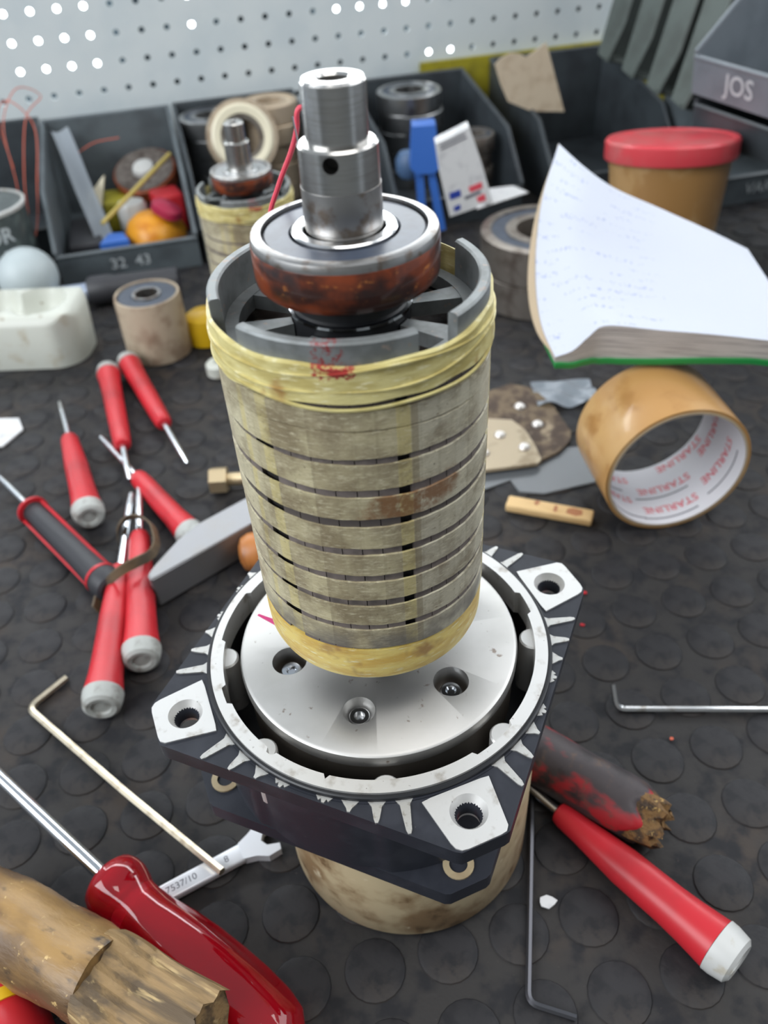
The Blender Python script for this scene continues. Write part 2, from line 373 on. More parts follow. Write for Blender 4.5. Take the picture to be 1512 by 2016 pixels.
def page_mat():
    n = N('handwritten_paper')
    uv = n.t.nodes.new('ShaderNodeUVMap'); mp = n.t.nodes.new('ShaderNodeSeparateXYZ'); n.link(uv.outputs[0], mp.inputs[0])
    row = n.math('FRACT', n.math('MULTIPLY', mp.outputs[1], 17.0))
    inrow = n.math('LESS_THAN', n.math('ABSOLUTE', n.math('SUBTRACT', row, .5)), .2)
    sp = n.t.nodes.new('ShaderNodeMapping'); sp.inputs['Scale'].default_value = (70, 55, 1); n.link(uv.outputs[0], sp.inputs['Vector'])
    s1 = n.ramp(n.noise(1.0, 2, vec=sp.outputs[0]), .53, .6)
    sp2 = n.t.nodes.new('ShaderNodeMapping'); sp2.inputs['Scale'].default_value = (5, 17, 1); n.link(uv.outputs[0], sp2.inputs['Vector'])
    words = n.ramp(n.noise(1.0, 1, vec=sp2.outputs[0]), .5, .53)
    left = n.ramp(mp.outputs[0], .62, .4)
    k = n.math('MULTIPLY', n.math('MULTIPLY', inrow, s1), n.math('MULTIPLY', words, left))
    n.set(col=n.mix(n.math('MULTIPLY', k, .55), lin(188, 192, 203), lin(96, 110, 178)), rough=.6); return n.m
m_page = page_mat()
m_paper = mat('white_card', lin(210, 210, 210), .55, var=[(lin(188, 188, 190), .05, .5, .7)])
m_cup = mat('brown_plastic_tub', lin(150, 112, 66), .35, var=[(lin(166, 132, 88), .012, .48, .56)], trans=.0)
m_lid = mat('red_plastic_lid', lin(204, 66, 74), .32, var=[(lin(186, 92, 92), .02, .45, .7)])
m_bin = mat('grey_storage_bin', lin(92, 100, 104), .42, var=[(lin(78, 84, 88), .02, .4, .7)])
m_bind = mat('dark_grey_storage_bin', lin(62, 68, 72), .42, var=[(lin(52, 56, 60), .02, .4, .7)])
m_bine = mat('olive_grey_storage_bin', lin(88, 96, 92), .45, var=[(lin(76, 82, 78), .02, .4, .7)])
m_bearing = mat('bearing_steel', (.50, .50, .50), .3, 1.0, var=[((.30, .28, .26), .06, .5, .7)])
m_bearingd = mat('brown_stained_bearing_steel', (.28, .25, .22), .42, .8, var=[((.16, .13, .11), .05, .45, .7)])
m_cream = mat('cream_nylon_ring', lin(226, 218, 192), .4)
m_blue = mat('blue_plastic', lin(60, 108, 190), .35)
m_orange = mat('amber_plastic', lin(216, 146, 30), .4, var=[(lin(196, 120, 24), .04, .45, .7)])
m_mag = mat('crimson_plastic', lin(156, 30, 62), .4)
m_copper = mat('copper_brown_disc', lin(150, 78, 44), .45, .3, var=[(lin(120, 60, 38), .08, .4, .7)])
m_film = N('cloudy_plastic_film').set(col=lin(170, 178, 186), rough=.3, trans=.35, alpha=.75).m
m_filmd = N('grey_plastic_sheet').set(col=lin(120, 124, 128), rough=.35, trans=.2, alpha=.7).m
m_plate = mat('dirty_beige_plate', lin(182, 166, 140), .5, .2, var=[(lin(150, 134, 108), .05, .5, .7), (lin(100, 84, 66), .2, .7, .78)])
m_plated = mat('rust_brown_plate', lin(116, 98, 76), .6, .2, var=[(lin(74, 58, 46), .06, .42, .6), (lin(166, 148, 122), .04, .6, .75)])
m_rivet = mat('pale_rivet', (.72, .68, .64), .35, .7)
m_wire = mat('orange_wire_insulation', lin(206, 98, 70), .4)
m_sleeve = mat('pink_red_sleeve', lin(226, 78, 96), .4)
m_tan = mat('tan_wooden_tag', lin(216, 182, 130), .6, var=[(lin(198, 160, 108), .1, .5, .7, (.2, 1, 1))])
m_brownink = mat('brown_stamp_ink', lin(168, 112, 76), .6)
m_yboard = mat('yellow_painted_board', lin(160, 150, 40), .5, var=[(lin(134, 126, 40), .03, .4, .7)])
m_tin = mat('dark_lettered_tin', lin(58, 66, 66), .35, var=[(lin(84, 94, 92), .04, .5, .7)])
m_ball = mat('frosted_grey_knob', lin(176, 186, 188), .45)
m_tube = mat('blue_grey_steel_tube', (.38, .44, .56), .35, .7)
m_window = N('bright_daylight_window'); m_window.b.inputs['Emission Color'].default_value = (.93, .97, 1, 1); m_window.b.inputs['Emission Strength'].default_value = 9.0; m_window = m_window.m
m_backing = mat('dark_backing_panel', lin(58, 72, 80), .6)

# ------------------------------------------------------------------ setting: bench mat with studs, perforated back panel
YAW = 12.5 * D2R
E1 = Vector((math.cos(YAW), math.sin(YAW), 0)); N1 = Vector((-math.sin(YAW), math.cos(YAW), 0))
mb = MB().box(-1500, 1900, -520, 2000, -14, -1.5)
bench = struct(obj('bench_top', mb, m_mat, smooth=0), 'dark grey studded rubber mat covering the workbench')
sm = MB().lathe([(19.0, -1.65), (18.3, -.6), (16.6, -.1), (9, 0), (0.01, 0)], 20).mesh('stud', 40)
sm.materials.append(m_stud)
cand = []
for i in range(-40, 41):
    for j in range(-16, 41):
        p = Vector((225 + 45.3 * i - 7.8 * j, 118 + 7.8 * i + 45.3 * j, 0))
        if p.y > 1330 + .2 * p.x or p.y < -500: continue
        d = p - CAM; dz = d.dot(CF)
        if dz < 100: continue
        u = IW / 2 + FPX * d.dot(CR) / dz; v = IH / 2 - FPX * d.dot(CU) / dz
        if -1100 < u < IW + 1100 and 100 < v < IH + 900:
            hid = not (-90 < u < IW + 90 and 150 < v < IH + 130) or (p.x ** 2 + (p.y - 40) ** 2) < 70 ** 2 or p.y > 960 + .2 * p.x
            cand.append((hid, dz, p))
cand.sort(key=lambda c: (c[0], c[1]))
for hid, dz, p in cand[:298]:
    o = obj('stud', sm, m_stud, bench, p)
far = MB()
for hid, dz, p in cand[298:]:
    far.lathe([(18.5, -1.35), (17.5, -.1), (0.01, 0)], 10, Matrix.Translation(p))
if far.v:
    o = obj('far_studs', far, m_stud, bench); o['kind'] = 'stuff'

W0 = Vector((-421.97, 1242.35, 185.5)); PT = 41.4
def board():
    mb = MB(); hr = 5.0; n = 12
    s0, s1, r0, r1 = -18, 62, -5, 14
    for i in range(s0, s1):
        for j in range(r0, r1):
            cx, cz = i * PT, (j * PT)
            vs = []
            for k in range(n):
                a = 2 * PI * k / n; c, s_ = math.cos(a), math.sin(a); q = max(abs(c), abs(s_))
                vs.append((cx + c / q * PT / 2, 0, cz + s_ / q * PT / 2)); vs.append((cx + c * hr, 0, cz + s_ * hr)); vs.append((cx + c * hr, 4, cz + s_ * hr))
            fs = []
            for k in range(n):
                a, b = 3 * k, 3 * ((k + 1) % n)
                fs += [(a, b, b + 1, a + 1), (a + 1, b + 1, b + 2, a + 2)]
            # square corners
            o = len(vs)
            mb.add(vs, fs)
            for sx, sz, ks in ((1, 1, (1, 2)), (-1, 1, (4, 5)), (-1, -1, (7, 8)), (1, -1, (10, 11))):
                A, B = vs[3 * ks[0]], vs[3 * ks[1]]
                mb.add([A, (cx + sx * PT / 2, 0, cz + sz * PT / 2), B], [(0, 1, 2)])
    x0, x1, z0, z1 = (s0 - .5) * PT, (s1 - .5) * PT, (r0 - .5) * PT, (r1 - .5) * PT
    return mb
wb = struct(obj('wall_back', board(), m_board, None, W0, (0, 0, YAW), smooth=0), 'pale grey perforated steel back panel with round holes')
wf = struct(obj('wall_for_reflections', MB().box(-4500, 4500, -2960, -2900, -1500, 4300), mat('grey_plaster', lin(120, 120, 118), .8), smooth=0), 'unseen grey wall added opposite the perforated panel to darken reflections')  # unseen wall added so the shaft reflects a dark band
# behind the panel: a bright window, and dark panels of the neighbouring bench that block part of it
win = struct(obj('window_1', MB().box(-900, 2700, 130, 136, -300, 900), m_window, None, W0, (0, 0, YAW), smooth=0), 'bright daylight window behind the perforated panel')
def backing(s0, s1, z0, z1): return MB().box(s0 * PT, s1 * PT, 22, 28, z0 * PT, z1 * PT)
k = 0
for (a, b, c, d) in ((.5, 3.5, .5, 9), (-18, 13.45, -4, .5), (3.5, 17.2, .5, 1.5), (4.55, 9.5, 1.5, 9), (13.5, 17.2, 1.5, 9), (15.6, 60, -4, .5), (17.2, 60, .5, 9)):
    k += 1
    struct(obj('trim_%d' % k, backing(a, b, c, d), m_backing, None, W0, (0, 0, YAW), smooth=0), 'dark panel standing behind the perforated steel')


# ------------------------------------------------------------------ the motor housing in the middle
def chamf(half, cd, rot):                # polar radius of a square (half side) with corners cut at distance cd; a corner points along rot
    def f(a):
        p = (a - rot + PI / 4) % (PI / 2) - PI / 4        # angle from nearest corner
        r1 = half / math.cos(PI / 4 - abs(p)); r2 = cd / math.cos(p)
        return min(r1, r2)
    return f
ROT = 20 * D2R - PI / 180 * 0
CORN = [20.3 * D2R + k * PI / 2 for k in range(4)]
R0 = CORN[0]
house = thing('motor_housing', 'black square-flanged motor housing with bare aluminium corner pads, standing under the rotor', 'motor housing')
fl = obj('upper_flange', MB().plate(chamf(100.5, 129.3, R0), lambda a: 93.0, 160, 171, 288), m_blackp, house)
hole_c = [(112.5 * math.cos(a), 112.5 * math.sin(a)) for a in CORN]
cut(fl, [MB().lathe([(5.6, 150), (5.6, 166), (9.0, 171.02), (9.0, 180)], 28, Matrix.Translation((x, y, 0))) for x, y in hole_c])
fl.data.materials.clear(); fl.data.materials.append(m_blackp)
def pad_mesh():
    # pad outline in the frame of its corner (x outwards), with a round hole
    out = [(98.6, -18.5), (125.8, -14.5), (129.0, -11.0), (129.0, 11.0), (127, 13.5), (99.4, 17.5)]
    hx, hy = 112.5, 0.0; n = 40; vs = []
    cx = [p for p in out]
    for k in range(n):
        a = 2 * PI * k / n; d = Vector((math.cos(a), math.sin(a))); best = 1e9
        for i in range(len(cx)):
            p, q = Vector(cx[i]), Vector(cx[(i + 1) % len(cx)]); e = q - p; den = d.x * e.y - d.y * e.x
            if abs(den) < 1e-9: continue
            w_ = p - Vector((hx, hy)); t = (w_.x * e.y - w_.y * e.x) / den; s_ = (w_.x * d.y - w_.y * d.x) / den
            if t > 0 and -1e-6 <= s_ <= 1 + 1e-6: best = min(best, t)
        vs.append((hx + d.x * best, hy + d.y * best))
    mb = MB(); V = []
    for k in range(n):
        a = 2 * PI * k / n; x, y = vs[k]; c, s_ = math.cos(a), math.sin(a)
        V += [(x, y, 170.9), (x, y, 171.9), (hx + 9.3 * c, hy + 9.3 * s_, 171.9), (hx + 5.7 * c, hy + 5.7 * s_, 166), (hx + 5.7 * c, hy + 5.7 * s_, 158)]
    F = []
    for k in range(n):
        a, b = 5 * k, 5 * ((k + 1) % n)
        F += [(a + j, b + j, b + j + 1, a + j + 1) for j in range(4)]
    return mb.add(V, F)
pm = pad_mesh().mesh('corner_pad', 30); pm.materials.append(m_alu)
for a in CORN:
    o = obj('corner_pad', pm, m_alu, house, rot=(0, 0, a))
def fin_mesh(L, w0=2.3):
    out = [(97.6, -w0 * 1.9), (100, -w0 * 1.1), (L - 2, -w0 * .62), (L, -w0 * .3), (L, w0 * .3), (L - 2, w0 * .62), (100, w0 * 1.1), (97.6, w0 * 1.9)]
    return MB().prism(out, 170.6, 171.8)
fms = []
for L in (115.2, 108.4, 103.4, 100.8):
    me = fin_mesh(L).mesh('fin', 30); me.materials.append(m_fin); fms.append(me)
for a in CORN:
    for sgn in (-1, 1):
        for kk, off in enumerate((15.2, 23.0, 30.6, 38.2)):
            obj('fin', fms[kk], m_fin, house, rot=(0, 0, a + sgn * off * D2R))
def lip_in(a):
    d = (a / D2R) % 360
    for c0, c1, r in ((232, 250, 88.0), (252, 300, 88.2), (318, 362, 88.2), (0, 8, 88.2), (175, 196, 88.2), (205, 228, 88.2), (20, 60, 88.2), (95, 150, 88.2)):
        if c0 <= d <= c1: return r
    return 90.6
lip = obj('sealing_lip', MB().plate(lambda a: 95.2, lip_in, 158, 175.6, 360), m_alu, house)
tor = []
obj('o_ring', MB().lathe([(96.3 + 1.5 * math.cos(t), 173.0 + 1.5 * math.sin(t)) for t in [2 * PI * q / 10 for q in range(10)]], 160, close=True), m_blackr, house)
obj('o_ring_groove', MB().lathe([(95.3, 171.1), (98.6, 171.1), (98.6, 171.6), (95.3, 171.6)], 160, close=True), m_blackp, house)
lugm = MB().lathe([(7.5, 128), (7.5, 168), (6.6, 169), (0.01, 169)], 24).mesh('screw_lug', 35); lugm.materials.append(m_alu)
for q in range(8):
    a = q * PI / 4
    obj('screw_lug', lugm, m_alu, house, (88.5 * math.cos(a), 88.5 * math.sin(a), 0))
obj('bore_wall', MB().lathe([(92.9, 104), (92.9, 160), (94.5, 160), (94.5, 104)], 120, close=True), m_dark, house)
obj('bore_floor', MB().lathe([(93.0, 101.2), (93.0, 104), (0.01, 104), (0.01, 101.2)], 90), m_dark, house)
rs = lambda a: min(90 / math.cos(PI / 4 - abs((a - R0 + PI / 4) % (PI / 2) - PI / 4)), 98.5)
obj('body', MB().plate(rs, lambda a: 94.6, 100.1, 159.9, 240), m_blackp, house) if False else obj('body', MB().plate(lambda a: max(rs(a), 95.4), lambda a: 94.6, 100.1, 159.9, 240), m_blackp, house)
obj('lower_flange', MB().plate(chamf(90.5, 115.6, R0), lambda a: 40.0, 88.2, 100, 240), m_blackp, house)
for q in CORN:
    obj('bolt_seat', MB().lathe([(8.5, 100.05), (8.5, 101.2), (5, 101.2), (5, 100.05)], 24, close=True), m_cover, house, (103 * math.cos(q), 103 * math.sin(q), 0))
obj('end_cover', MB().lathe([(72, 0), (77.5, 1.5), (79.5, 6), (79.5, 84), (77, 88), (30, 88)], 96, Matrix.Translation((11, -14, 0))), m_cover, house)
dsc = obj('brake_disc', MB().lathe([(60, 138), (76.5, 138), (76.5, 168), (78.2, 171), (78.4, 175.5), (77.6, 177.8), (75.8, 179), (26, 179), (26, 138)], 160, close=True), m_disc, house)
HOLES = [(51.5, -164.8, 9.6), (51.2, -42.3, 9.6), (51.3, 76, 9.6)]
cut(dsc, [MB().lathe([(r, 150), (r, 190)], 40, Matrix.Translation((d * math.cos(a * D2R), d * math.sin(a * D2R), 0))) for d, a, r in HOLES] +
    [MB().lathe([(5.8, 150), (5.8, 173.6), (8.6, 179.05), (8.6, 185)], 40, Matrix.Translation((50.8 * math.cos(a * D2R), 50.8 * math.sin(a * D2R), 0))) for a in (-103.5, 16.5, 136.5)])
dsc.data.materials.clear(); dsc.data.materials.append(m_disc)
for d, a, r in HOLES:
    s_ = obj('recessed_pin', MB().lathe([(9.55, 151), (9.55, 158), (6.2, 158), (6.2, 170), (5.2, 171.2), (3, 171.2), (2, 169.5), (0.01, 169.5)], 32), m_chrome, dsc, (d * math.cos(a * D2R), d * math.sin(a * D2R), 0))
for a in (-103.5, 16.5, 136.5):
    obj('countersunk_screw', MB().lathe([(5.7, 160), (5.7, 173.8), (5.0, 174.4), (2.9, 174.4), (2.7, 171), (0.01, 171)], 32), m_steelb, dsc, (50.8 * math.cos(a * D2R), 50.8 * math.sin(a * D2R), 0))
pa, pb = at(508, 1210, 179), at(546, 1227, 179)
dd = (pb - pa); nn = Vector((-dd.y, dd.x, 0)).normalized() * 1.9
obj('marker_stroke', MB().prism([(pa - nn * .4)[:2], (pb - nn)[:2], (pb + nn)[:2], (pa + nn * .4)[:2]], 179.0, 179.12), m_pink, dsc)

# ------------------------------------------------------------------ rotors
POLES = [-127.1, -69.5, -9.0, 51.0, 111.0, 171.0]
GZ = [371.0, 360.8, 346.6, 330.6, 315.0, 298.8, 283.0, 267.6, 251.4, 235.6]
GW = [2.2, .5, 3.0, 4.0, 4.0, 3.9, 3.9, 3.8, 3.6, 3.0]
def make_rotor(name, label, loc, rotz, stub, fine=True, smalltop=False):
    r = thing(name, label, 'motor rotor', loc, (0, 0, rotz))
    nseg = 160 if fine else 64
    # shaft
    sh = obj('shaft', MB().lathe([(5.6, 430), (5.6, 466.4), (6.6, 467.4), (10.6, 467.4), (11.4, 466.4), (11.35, 447), (13.6, 447), (14.5, 446.2), (14.8, 417), (15.0, 380), (15.0, 362), (5, 362)], 80, close=True), m_steel, r)
    if fine:
        a = -101 * D2R
        ca = Matrix.Translation((14 * math.cos(a), 14 * math.sin(a), 442.6)) @ Matrix.Rotation(a, 4, 'Z') @ Matrix.Rotation(PI / 2, 4, 'Y')
        cut(sh, [MB().lathe([(2.9, -7), (2.9, 8)], 28, ca)])
        sh.data.materials.clear(); sh.data.materials.append(m_steel)
        obj('drilled_hole', MB().lathe([(2.85, -6.5), (2.85, -6.0), (0.01, -6.0)], 20, ca), m_core, sh)
        obj('worn_bearing_seat', MB().lathe([(14.85, 417.2), (14.98, 417.6), (14.86, 432.2), (14.7, 432.2), (14.7, 417.2)], 80, close=True), m_steelr, sh)
        obj('centre_bore', MB().lathe([(5.55, 431), (5.55, 459), (5.2, 459), (5.2, 431)], 32, close=True), m_core, sh)
    # bearing
    be = obj('ball_bearing', MB().lathe([(31.8, 398), (31.8, 416.3), (34.6, 416.3), (35.6, 415.8), (36.1, 414.4), (36.1, 412.8), (34.5, 412.8), (34.5, 398)], nseg, close=True), m_steelr, r)
    obj('varnish_coat', MB().lathe([(31.9, 396.6), (34.4, 396.6), (36.0, 398.4), (36.35, 401), (36.35, 412.3), (36.0, 413.0), (34.0, 413.0), (34, 398.5)], nseg, close=True), m_glue, be)
    obj('seal_disc', MB().lathe([(20.9, 414.4), (21.4, 415.1), (30.4, 415.1), (31.3, 414.4), (31.3, 398), (20.9, 398)], nseg, close=True), m_seal if not smalltop else m_bearing, be)
    obj('inner_ring', MB().lathe([(15.7, 397), (15.7, 415.8), (16.3, 416.4), (19.6, 416.4), (20.3, 415.8), (20.3, 397)], nseg, close=True), m_steelb, be)
    obj('hub_collar', MB().lathe([(15.2, 372), (24, 372), (24, 386.4), (23, 387.4), (22, 396.4), (15.2, 396.4)], 96, close=True), m_blackr, r)
    obj('retaining_ring', MB().lathe([(23.9, 384.6), (25.2, 385), (25.2, 386.2), (23.9, 386.6)], 96, close=True), m_chrome, r)
    # castellated end ring
    for c0, c1 in ((-137.5, -64.5), (-46.0, 29.0), (46.0, 119.0), (135.5, 197.0)):
        obj('end_ring_segment', MB().lathe([(51.2, 377), (51.2, 396.4), (52.0, 397.2), (54.9, 397.2), (55.7, 396.4), (55.7, 377)], 40, close=True, a0=c0 * D2R, a1=c1 * D2R), m_seg, r)
    pl = MB()
    def sector(r0, r1, a0, a1, z0, z1, n):
        V = []; F = []
        for i in range(n + 1):
            a = (a0 + (a1 - a0) * i / n) * D2R; c, s_ = math.cos(a), math.sin(a)
            V += [(r0 * c, r0 * s_, z0), (r1 * c, r1 * s_, z0), (r1 * c, r1 * s_, z1), (r0 * c, r0 * s_, z1)]
        for i in range(n):
            a, b = 4 * i, 4 * i + 4
            F += [(a + j, b + j, b + (j + 1) % 4, a + (j + 1) % 4) for j in range(4)]
        F += [(0, 1, 2, 3), (4 * n + 3, 4 * n + 2, 4 * n + 1, 4 * n)]
        return V, F
    pl.add(*sector(45.5, 51.1, 0, 360, 375, 381.5, 72))
    for q in range(8):
        a = -122 + 45 * q
        pl.add(*sector(24.5, 45.5, a - 7, a + 7, 375, 381.2, 4))
    obj('end_plate', pl, m_seg, r)
    obj('inner_lamination', MB().lathe([(16, 366), (54.2, 366), (54.2, 369.5), (16, 369.5)], 72, close=True), m_greyd, r)
    # core and magnets
    obj('rotor_core', MB().lathe([(16, 214), (54.0, 214), (54.0, 377), (52, 377), (52, 366), (16, 366)], 96, close=True), m_core, r)
    def magnet(a0, a1, z0, z1):
        V, F = sector(54.1, 55.9, a0, a1, z0, z1, 3); return MB().add(V, F)
    if fine:
        mz = [(235.8 + i * 34.2, 235.8 + (i + 1) * 34.2 - .15) for i in range(4)]
        pools = {}
        for p in POLES:
            for q in range(6):
                a0 = p + q * 8.73
                for (z0, z1) in mz:
                    if (z0, z1) not in pools: pools[(z0, z1)] = magnet(.2, 8.53, z0, z1).mesh('magnet', 30); pools[(z0, z1)].materials.append(m_magnet)
                    obj('magnet', pools[(z0, z1)], m_magnet, r, rot=(0, 0, a0 * D2R))
    else:
        obj('magnet_layer', MB().lathe([(54.1, 236), (55.9, 236), (55.9, 373), (54.1, 373)], 64, close=True), m_magnet, r)
    # helical tape turns
    rnd = random.Random(5)
    for k in range(len(GZ) - 1):
        zt, zb = GZ[k] - GW[k] / 2, GZ[k + 1] + GW[k + 1] / 2
        n = nseg; V = []; F = []
        ph = [rnd.uniform(0, 6.28) for _ in range(6)]
        for i in range(n + 1):
            a = 88 * D2R + 2 * PI * i / n               # seam at the back (+88 deg); height falls towards +angle
            hz = -15.7 * ((a / D2R - 268) / 360)
            wob = lambda o: .22 * math.sin(3 * a + ph[o]) + .14 * math.sin(11 * a + ph[o + 1]) + .10 * math.sin(41 * a + ph[o + 2])
            t_, b_ = zt + hz + wob(0), zb + hz + wob(3)
            if k == 0: t_ = min(t_, 373.5)
            t_, b_ = min(t_, 375), max(b_, 234.5)
            if b_ > t_ - .5: b_ = t_ - .5
            ro = 56.75 + .12 * math.sin(7 * a + k) + (.2 if k < 2 else 0)
            c, s_ = math.cos(a), math.sin(a)
            V += [((55.95) * c, 55.95 * s_, b_), (ro * c, ro * s_, b_ + .15), (ro * c, ro * s_, t_ - .15), (55.95 * c, 55.95 * s_, t_)]
        for i in range(n):
            a, b = 4 * i, 4 * i + 4; F += [(a + j, b + j, b + (j + 1) % 4, a + (j + 1) % 4) for j in range(4)]
        F += [(0, 1, 2, 3), (4 * n + 3, 4 * n + 2, 4 * n + 1, 4 * n)]
        obj('binding_tape_turn', MB().add(V, F), m_tape, r)
    def jt(a, j, rr, z):
        if j in (2, 3): z += .9 * math.sin(2 * a + 1) + .5 * math.sin(9 * a)
        if j in (0, 1, 5): z += 1.3 * math.cos(a + 1.6) + .3 * math.sin(13 * a)
        if j in (1, 2, 4): rr += .35 * math.sin(5 * a + z) + .2 * math.sin(17 * a)
        return rr, z
    obj('yellow_upper_band', MB().lathe([(55.75, 371.8), (57.7, 372.6), (57.4, 389.0), (55.75, 389.6)], nseg, close=True, jit=jt), m_band, r)
    for zz, pz in ((373.2, .4), (379.4, 2.0), (385.2, 4.1)):
        obj('resin_strand', MB().lathe([(57.0, zz - .6), (58.0, zz - .5), (58.15, zz + .4), (57.0, zz + .6)], nseg, close=True, jit=lambda a, j, rr, z, pz=pz: (rr + .15 * math.sin(6 * a + pz), z + 1.6 * math.sin(a * 2 + pz) + .7 * math.sin(5 * a + pz * 2) - (1.2 * math.cos(a + 1.6) if pz < 1 else 0))), m_band, r)
    obj('amber_lower_band', MB().lathe([(54.0, 213.2), (55.0, 213.0), (56.0, 216), (56.35, 225), (56.3, 234.8), (54.05, 235.4)], nseg, close=True), m_band2, r)
    obj('shaft_stub', MB().lathe([(14, 213.9 - stub), (20, 213.9 - stub), (20, 213.9), (14, 213.9)], 64, close=True), m_steel, r)
    return r
rotor = make_rotor('motor_rotor', 'large tape-bound motor rotor standing upright on the silver brake disc of the housing', (0, 0, 0), 0, 34.8)
# red sleeved lead wires rising behind its bearing
wp = smoothpath([(-31, 42, 380), (-33, 44, 402), (-27, 42, 418), (-20, 38, 432), (-16.5, 35, 441), (-15.5, 34, 447.5), (-13.5, 34, 449.5), (-10, 34, 447), (-8, 35, 440)], 6)
lw = obj('lead_wire', MB().tube(wp, 1.05, 8), m_sleeve, rotor)
obj('bare_wire', MB().tube([(-17.2, 32, 447), (-16.4, 31, 440), (-15.8, 30, 430), (-15.5, 29, 418)], .35, 6), m_chrome, lw)
r2 = make_rotor('motor_rotor', 'second tape-bound rotor with a grey-topped bearing, standing in front of the cream ring', (-134, 691, -197.2), 25 * D2R, 16.6, False, True)
r2['group'] = 'tape-bound rotors'; rotor['group'] = 'tape-bound rotors'

# ------------------------------------------------------------------ tools lying on the mat
def precision_driver(label, cap, front, tip, rc=16.0, rf=9.5, zc=None, zf=None, zt=None, rb=3.4, handle=m_red, capm=m_cap, group='small red-handled screwdrivers', bands=False, capl=15):
    zc = rc if zc is None else zc; zf = rf + 3 if zf is None else zf; zt = 6 if zt is None else zt
    p0, p1, p2 = at(*cap, zc), at(*front, zf), at(*tip, zt)
    L = (p1 - p0).length; Lb = L + (p2 - p1).length
    t = thing('screwdriver', label, 'screwdriver', p0, align(p0, p1), group)
    X = Matrix.Rotation(PI / 2, 4, 'Y')
    c = capl
    obj('handle', MB().lathe([(0.01, c - 3), (rc * .8, c - 3), (rc * .8, c), (rc * .98, c), (rc * .94, c + 6), (rc * .86, c + 18), (rc * .80, L * .35), (rc * .76, L * .6), (rf * 1.08, L * .85), (rf, L - 6), (rf * .86, L - 1.5), (rf * .6, L), (0.01, L)], 28, X), handle, t)
    obj('end_cap', MB().lathe([(0.01, 2.5), (rc * .45, 2.5), (rc * .5, .6), (rc * .72, 0), (rc * .9, 2), (rc * 1.0, c - 5), (rc * 1.01, c - .3), (0.01, c - .3)], 28, X), capm, t)
    if bands:
        for xa in (c + 4, L - 8):
            obj('red_band', MB().lathe([(rc * .7, xa), (rc * 1.0, xa), (rc * 1.0, xa + 3), (rc * .7, xa + 3)], 28, X, close=True), m_red, t)
        for ang in (0.9, 2.6, 4.4):
            obj('red_stripe', MB().box(c + 8, L - 10, -1.5, 1.5, rc * .78, rc * .93, Matrix.Rotation(ang, 4, 'X')), m_red, t)
    obj('blade', MB().lathe([(rb, L - 4), (rb, Lb - 22), (rb * .95, Lb - 18), (rb * .7, Lb), (0.01, Lb)], 16, X), m_chrome, t)
    return t
precision_driver('red screwdriver with pale cap lying free below the charred red handle', (1456, 1897), (1098, 1596), (1020, 1530), 16.5, 8.5, zf=11, zt=9, capm=m_capw, group=None)
precision_driver('red screwdriver touching the beige bush, handle foremost, blade pointing at the brass bolt', (250, 708), (324, 836), (380, 918), rc=14.5)
precision_driver('red screwdriver whose blade crosses another blade, cap towards the white tray', (212, 727), (242, 879), (254, 948), zc=15, zf=16, zt=15, rc=14.5)
precision_driver('red screwdriver with big grey cap lying alone beside the black-gripped one', (177, 1020), (136, 862), (118, 800))
precision_driver('red screwdriver half hidden under the hammer head', (385, 1062), (270, 938), (214, 862), zc=14, zf=13, zt=8, rc=14)
precision_driver('red screwdriver through the brown strap, its cap nearer the hammer head', (279, 1304), (275, 1052), (272, 950), zc=17, zf=16, zt=20, rc=16)
precision_driver('red screwdriver through the brown strap, its cap nearer the brassy hex key', (199, 1396), (238, 1118), (266, 975), zc=17, zf=15, zt=12, rc=16, rb=4)
precision_driver('black-gripped screwdriver with red bands, blade towards the mat edge', (222, 1160), (60, 1000), (3, 948), 15.5, 10, handle=m_black, capm=m_black, group=None, bands=True)
# strap looped over two drivers
sp = [at(*p) for p in ((232, 1068, 4), (232, 1040, 20), (250, 1020, 26), (277, 1018, 28), (300, 1035, 26), (308, 1070, 24), (296, 1092, 36), (270, 1106, 40), (240, 1122, 38), (212, 1146, 26), (196, 1172, 12), (188, 1200, 4))]
path = smoothpath(sp, 6); mb = MB(); V = []; F = []
for i, p in enumerate(path):
    tdir = (path[min(i + 1, len(path) - 1)] - path[max(i - 1, 0)]).normalized(); sd = tdir.cross(Vector((0, 0, 1))).normalized()
    upv = (Vector((0, 0, 1)) * .8 + sd * .35).normalized()
    for a, b in ((-4.5, -.8), (4.5, -.8), (4.5, .8), (-4.5, .8)): V.append(p + upv * a + sd * b)
for i in range(len(path) - 1):
    a = 4 * i; F += [(a + j, a + (j + 1) % 4, a + 4 + (j + 1) % 4, a + 4 + j) for j in range(4)]
F += [(0, 1, 2, 3), (len(V) - 1, len(V) - 2, len(V) - 3, len(V) - 4)]
tag(obj('elastic_strap', mb.add(V, F), m_strap), 'brown elastic strap looped over two red screwdrivers', 'strap')

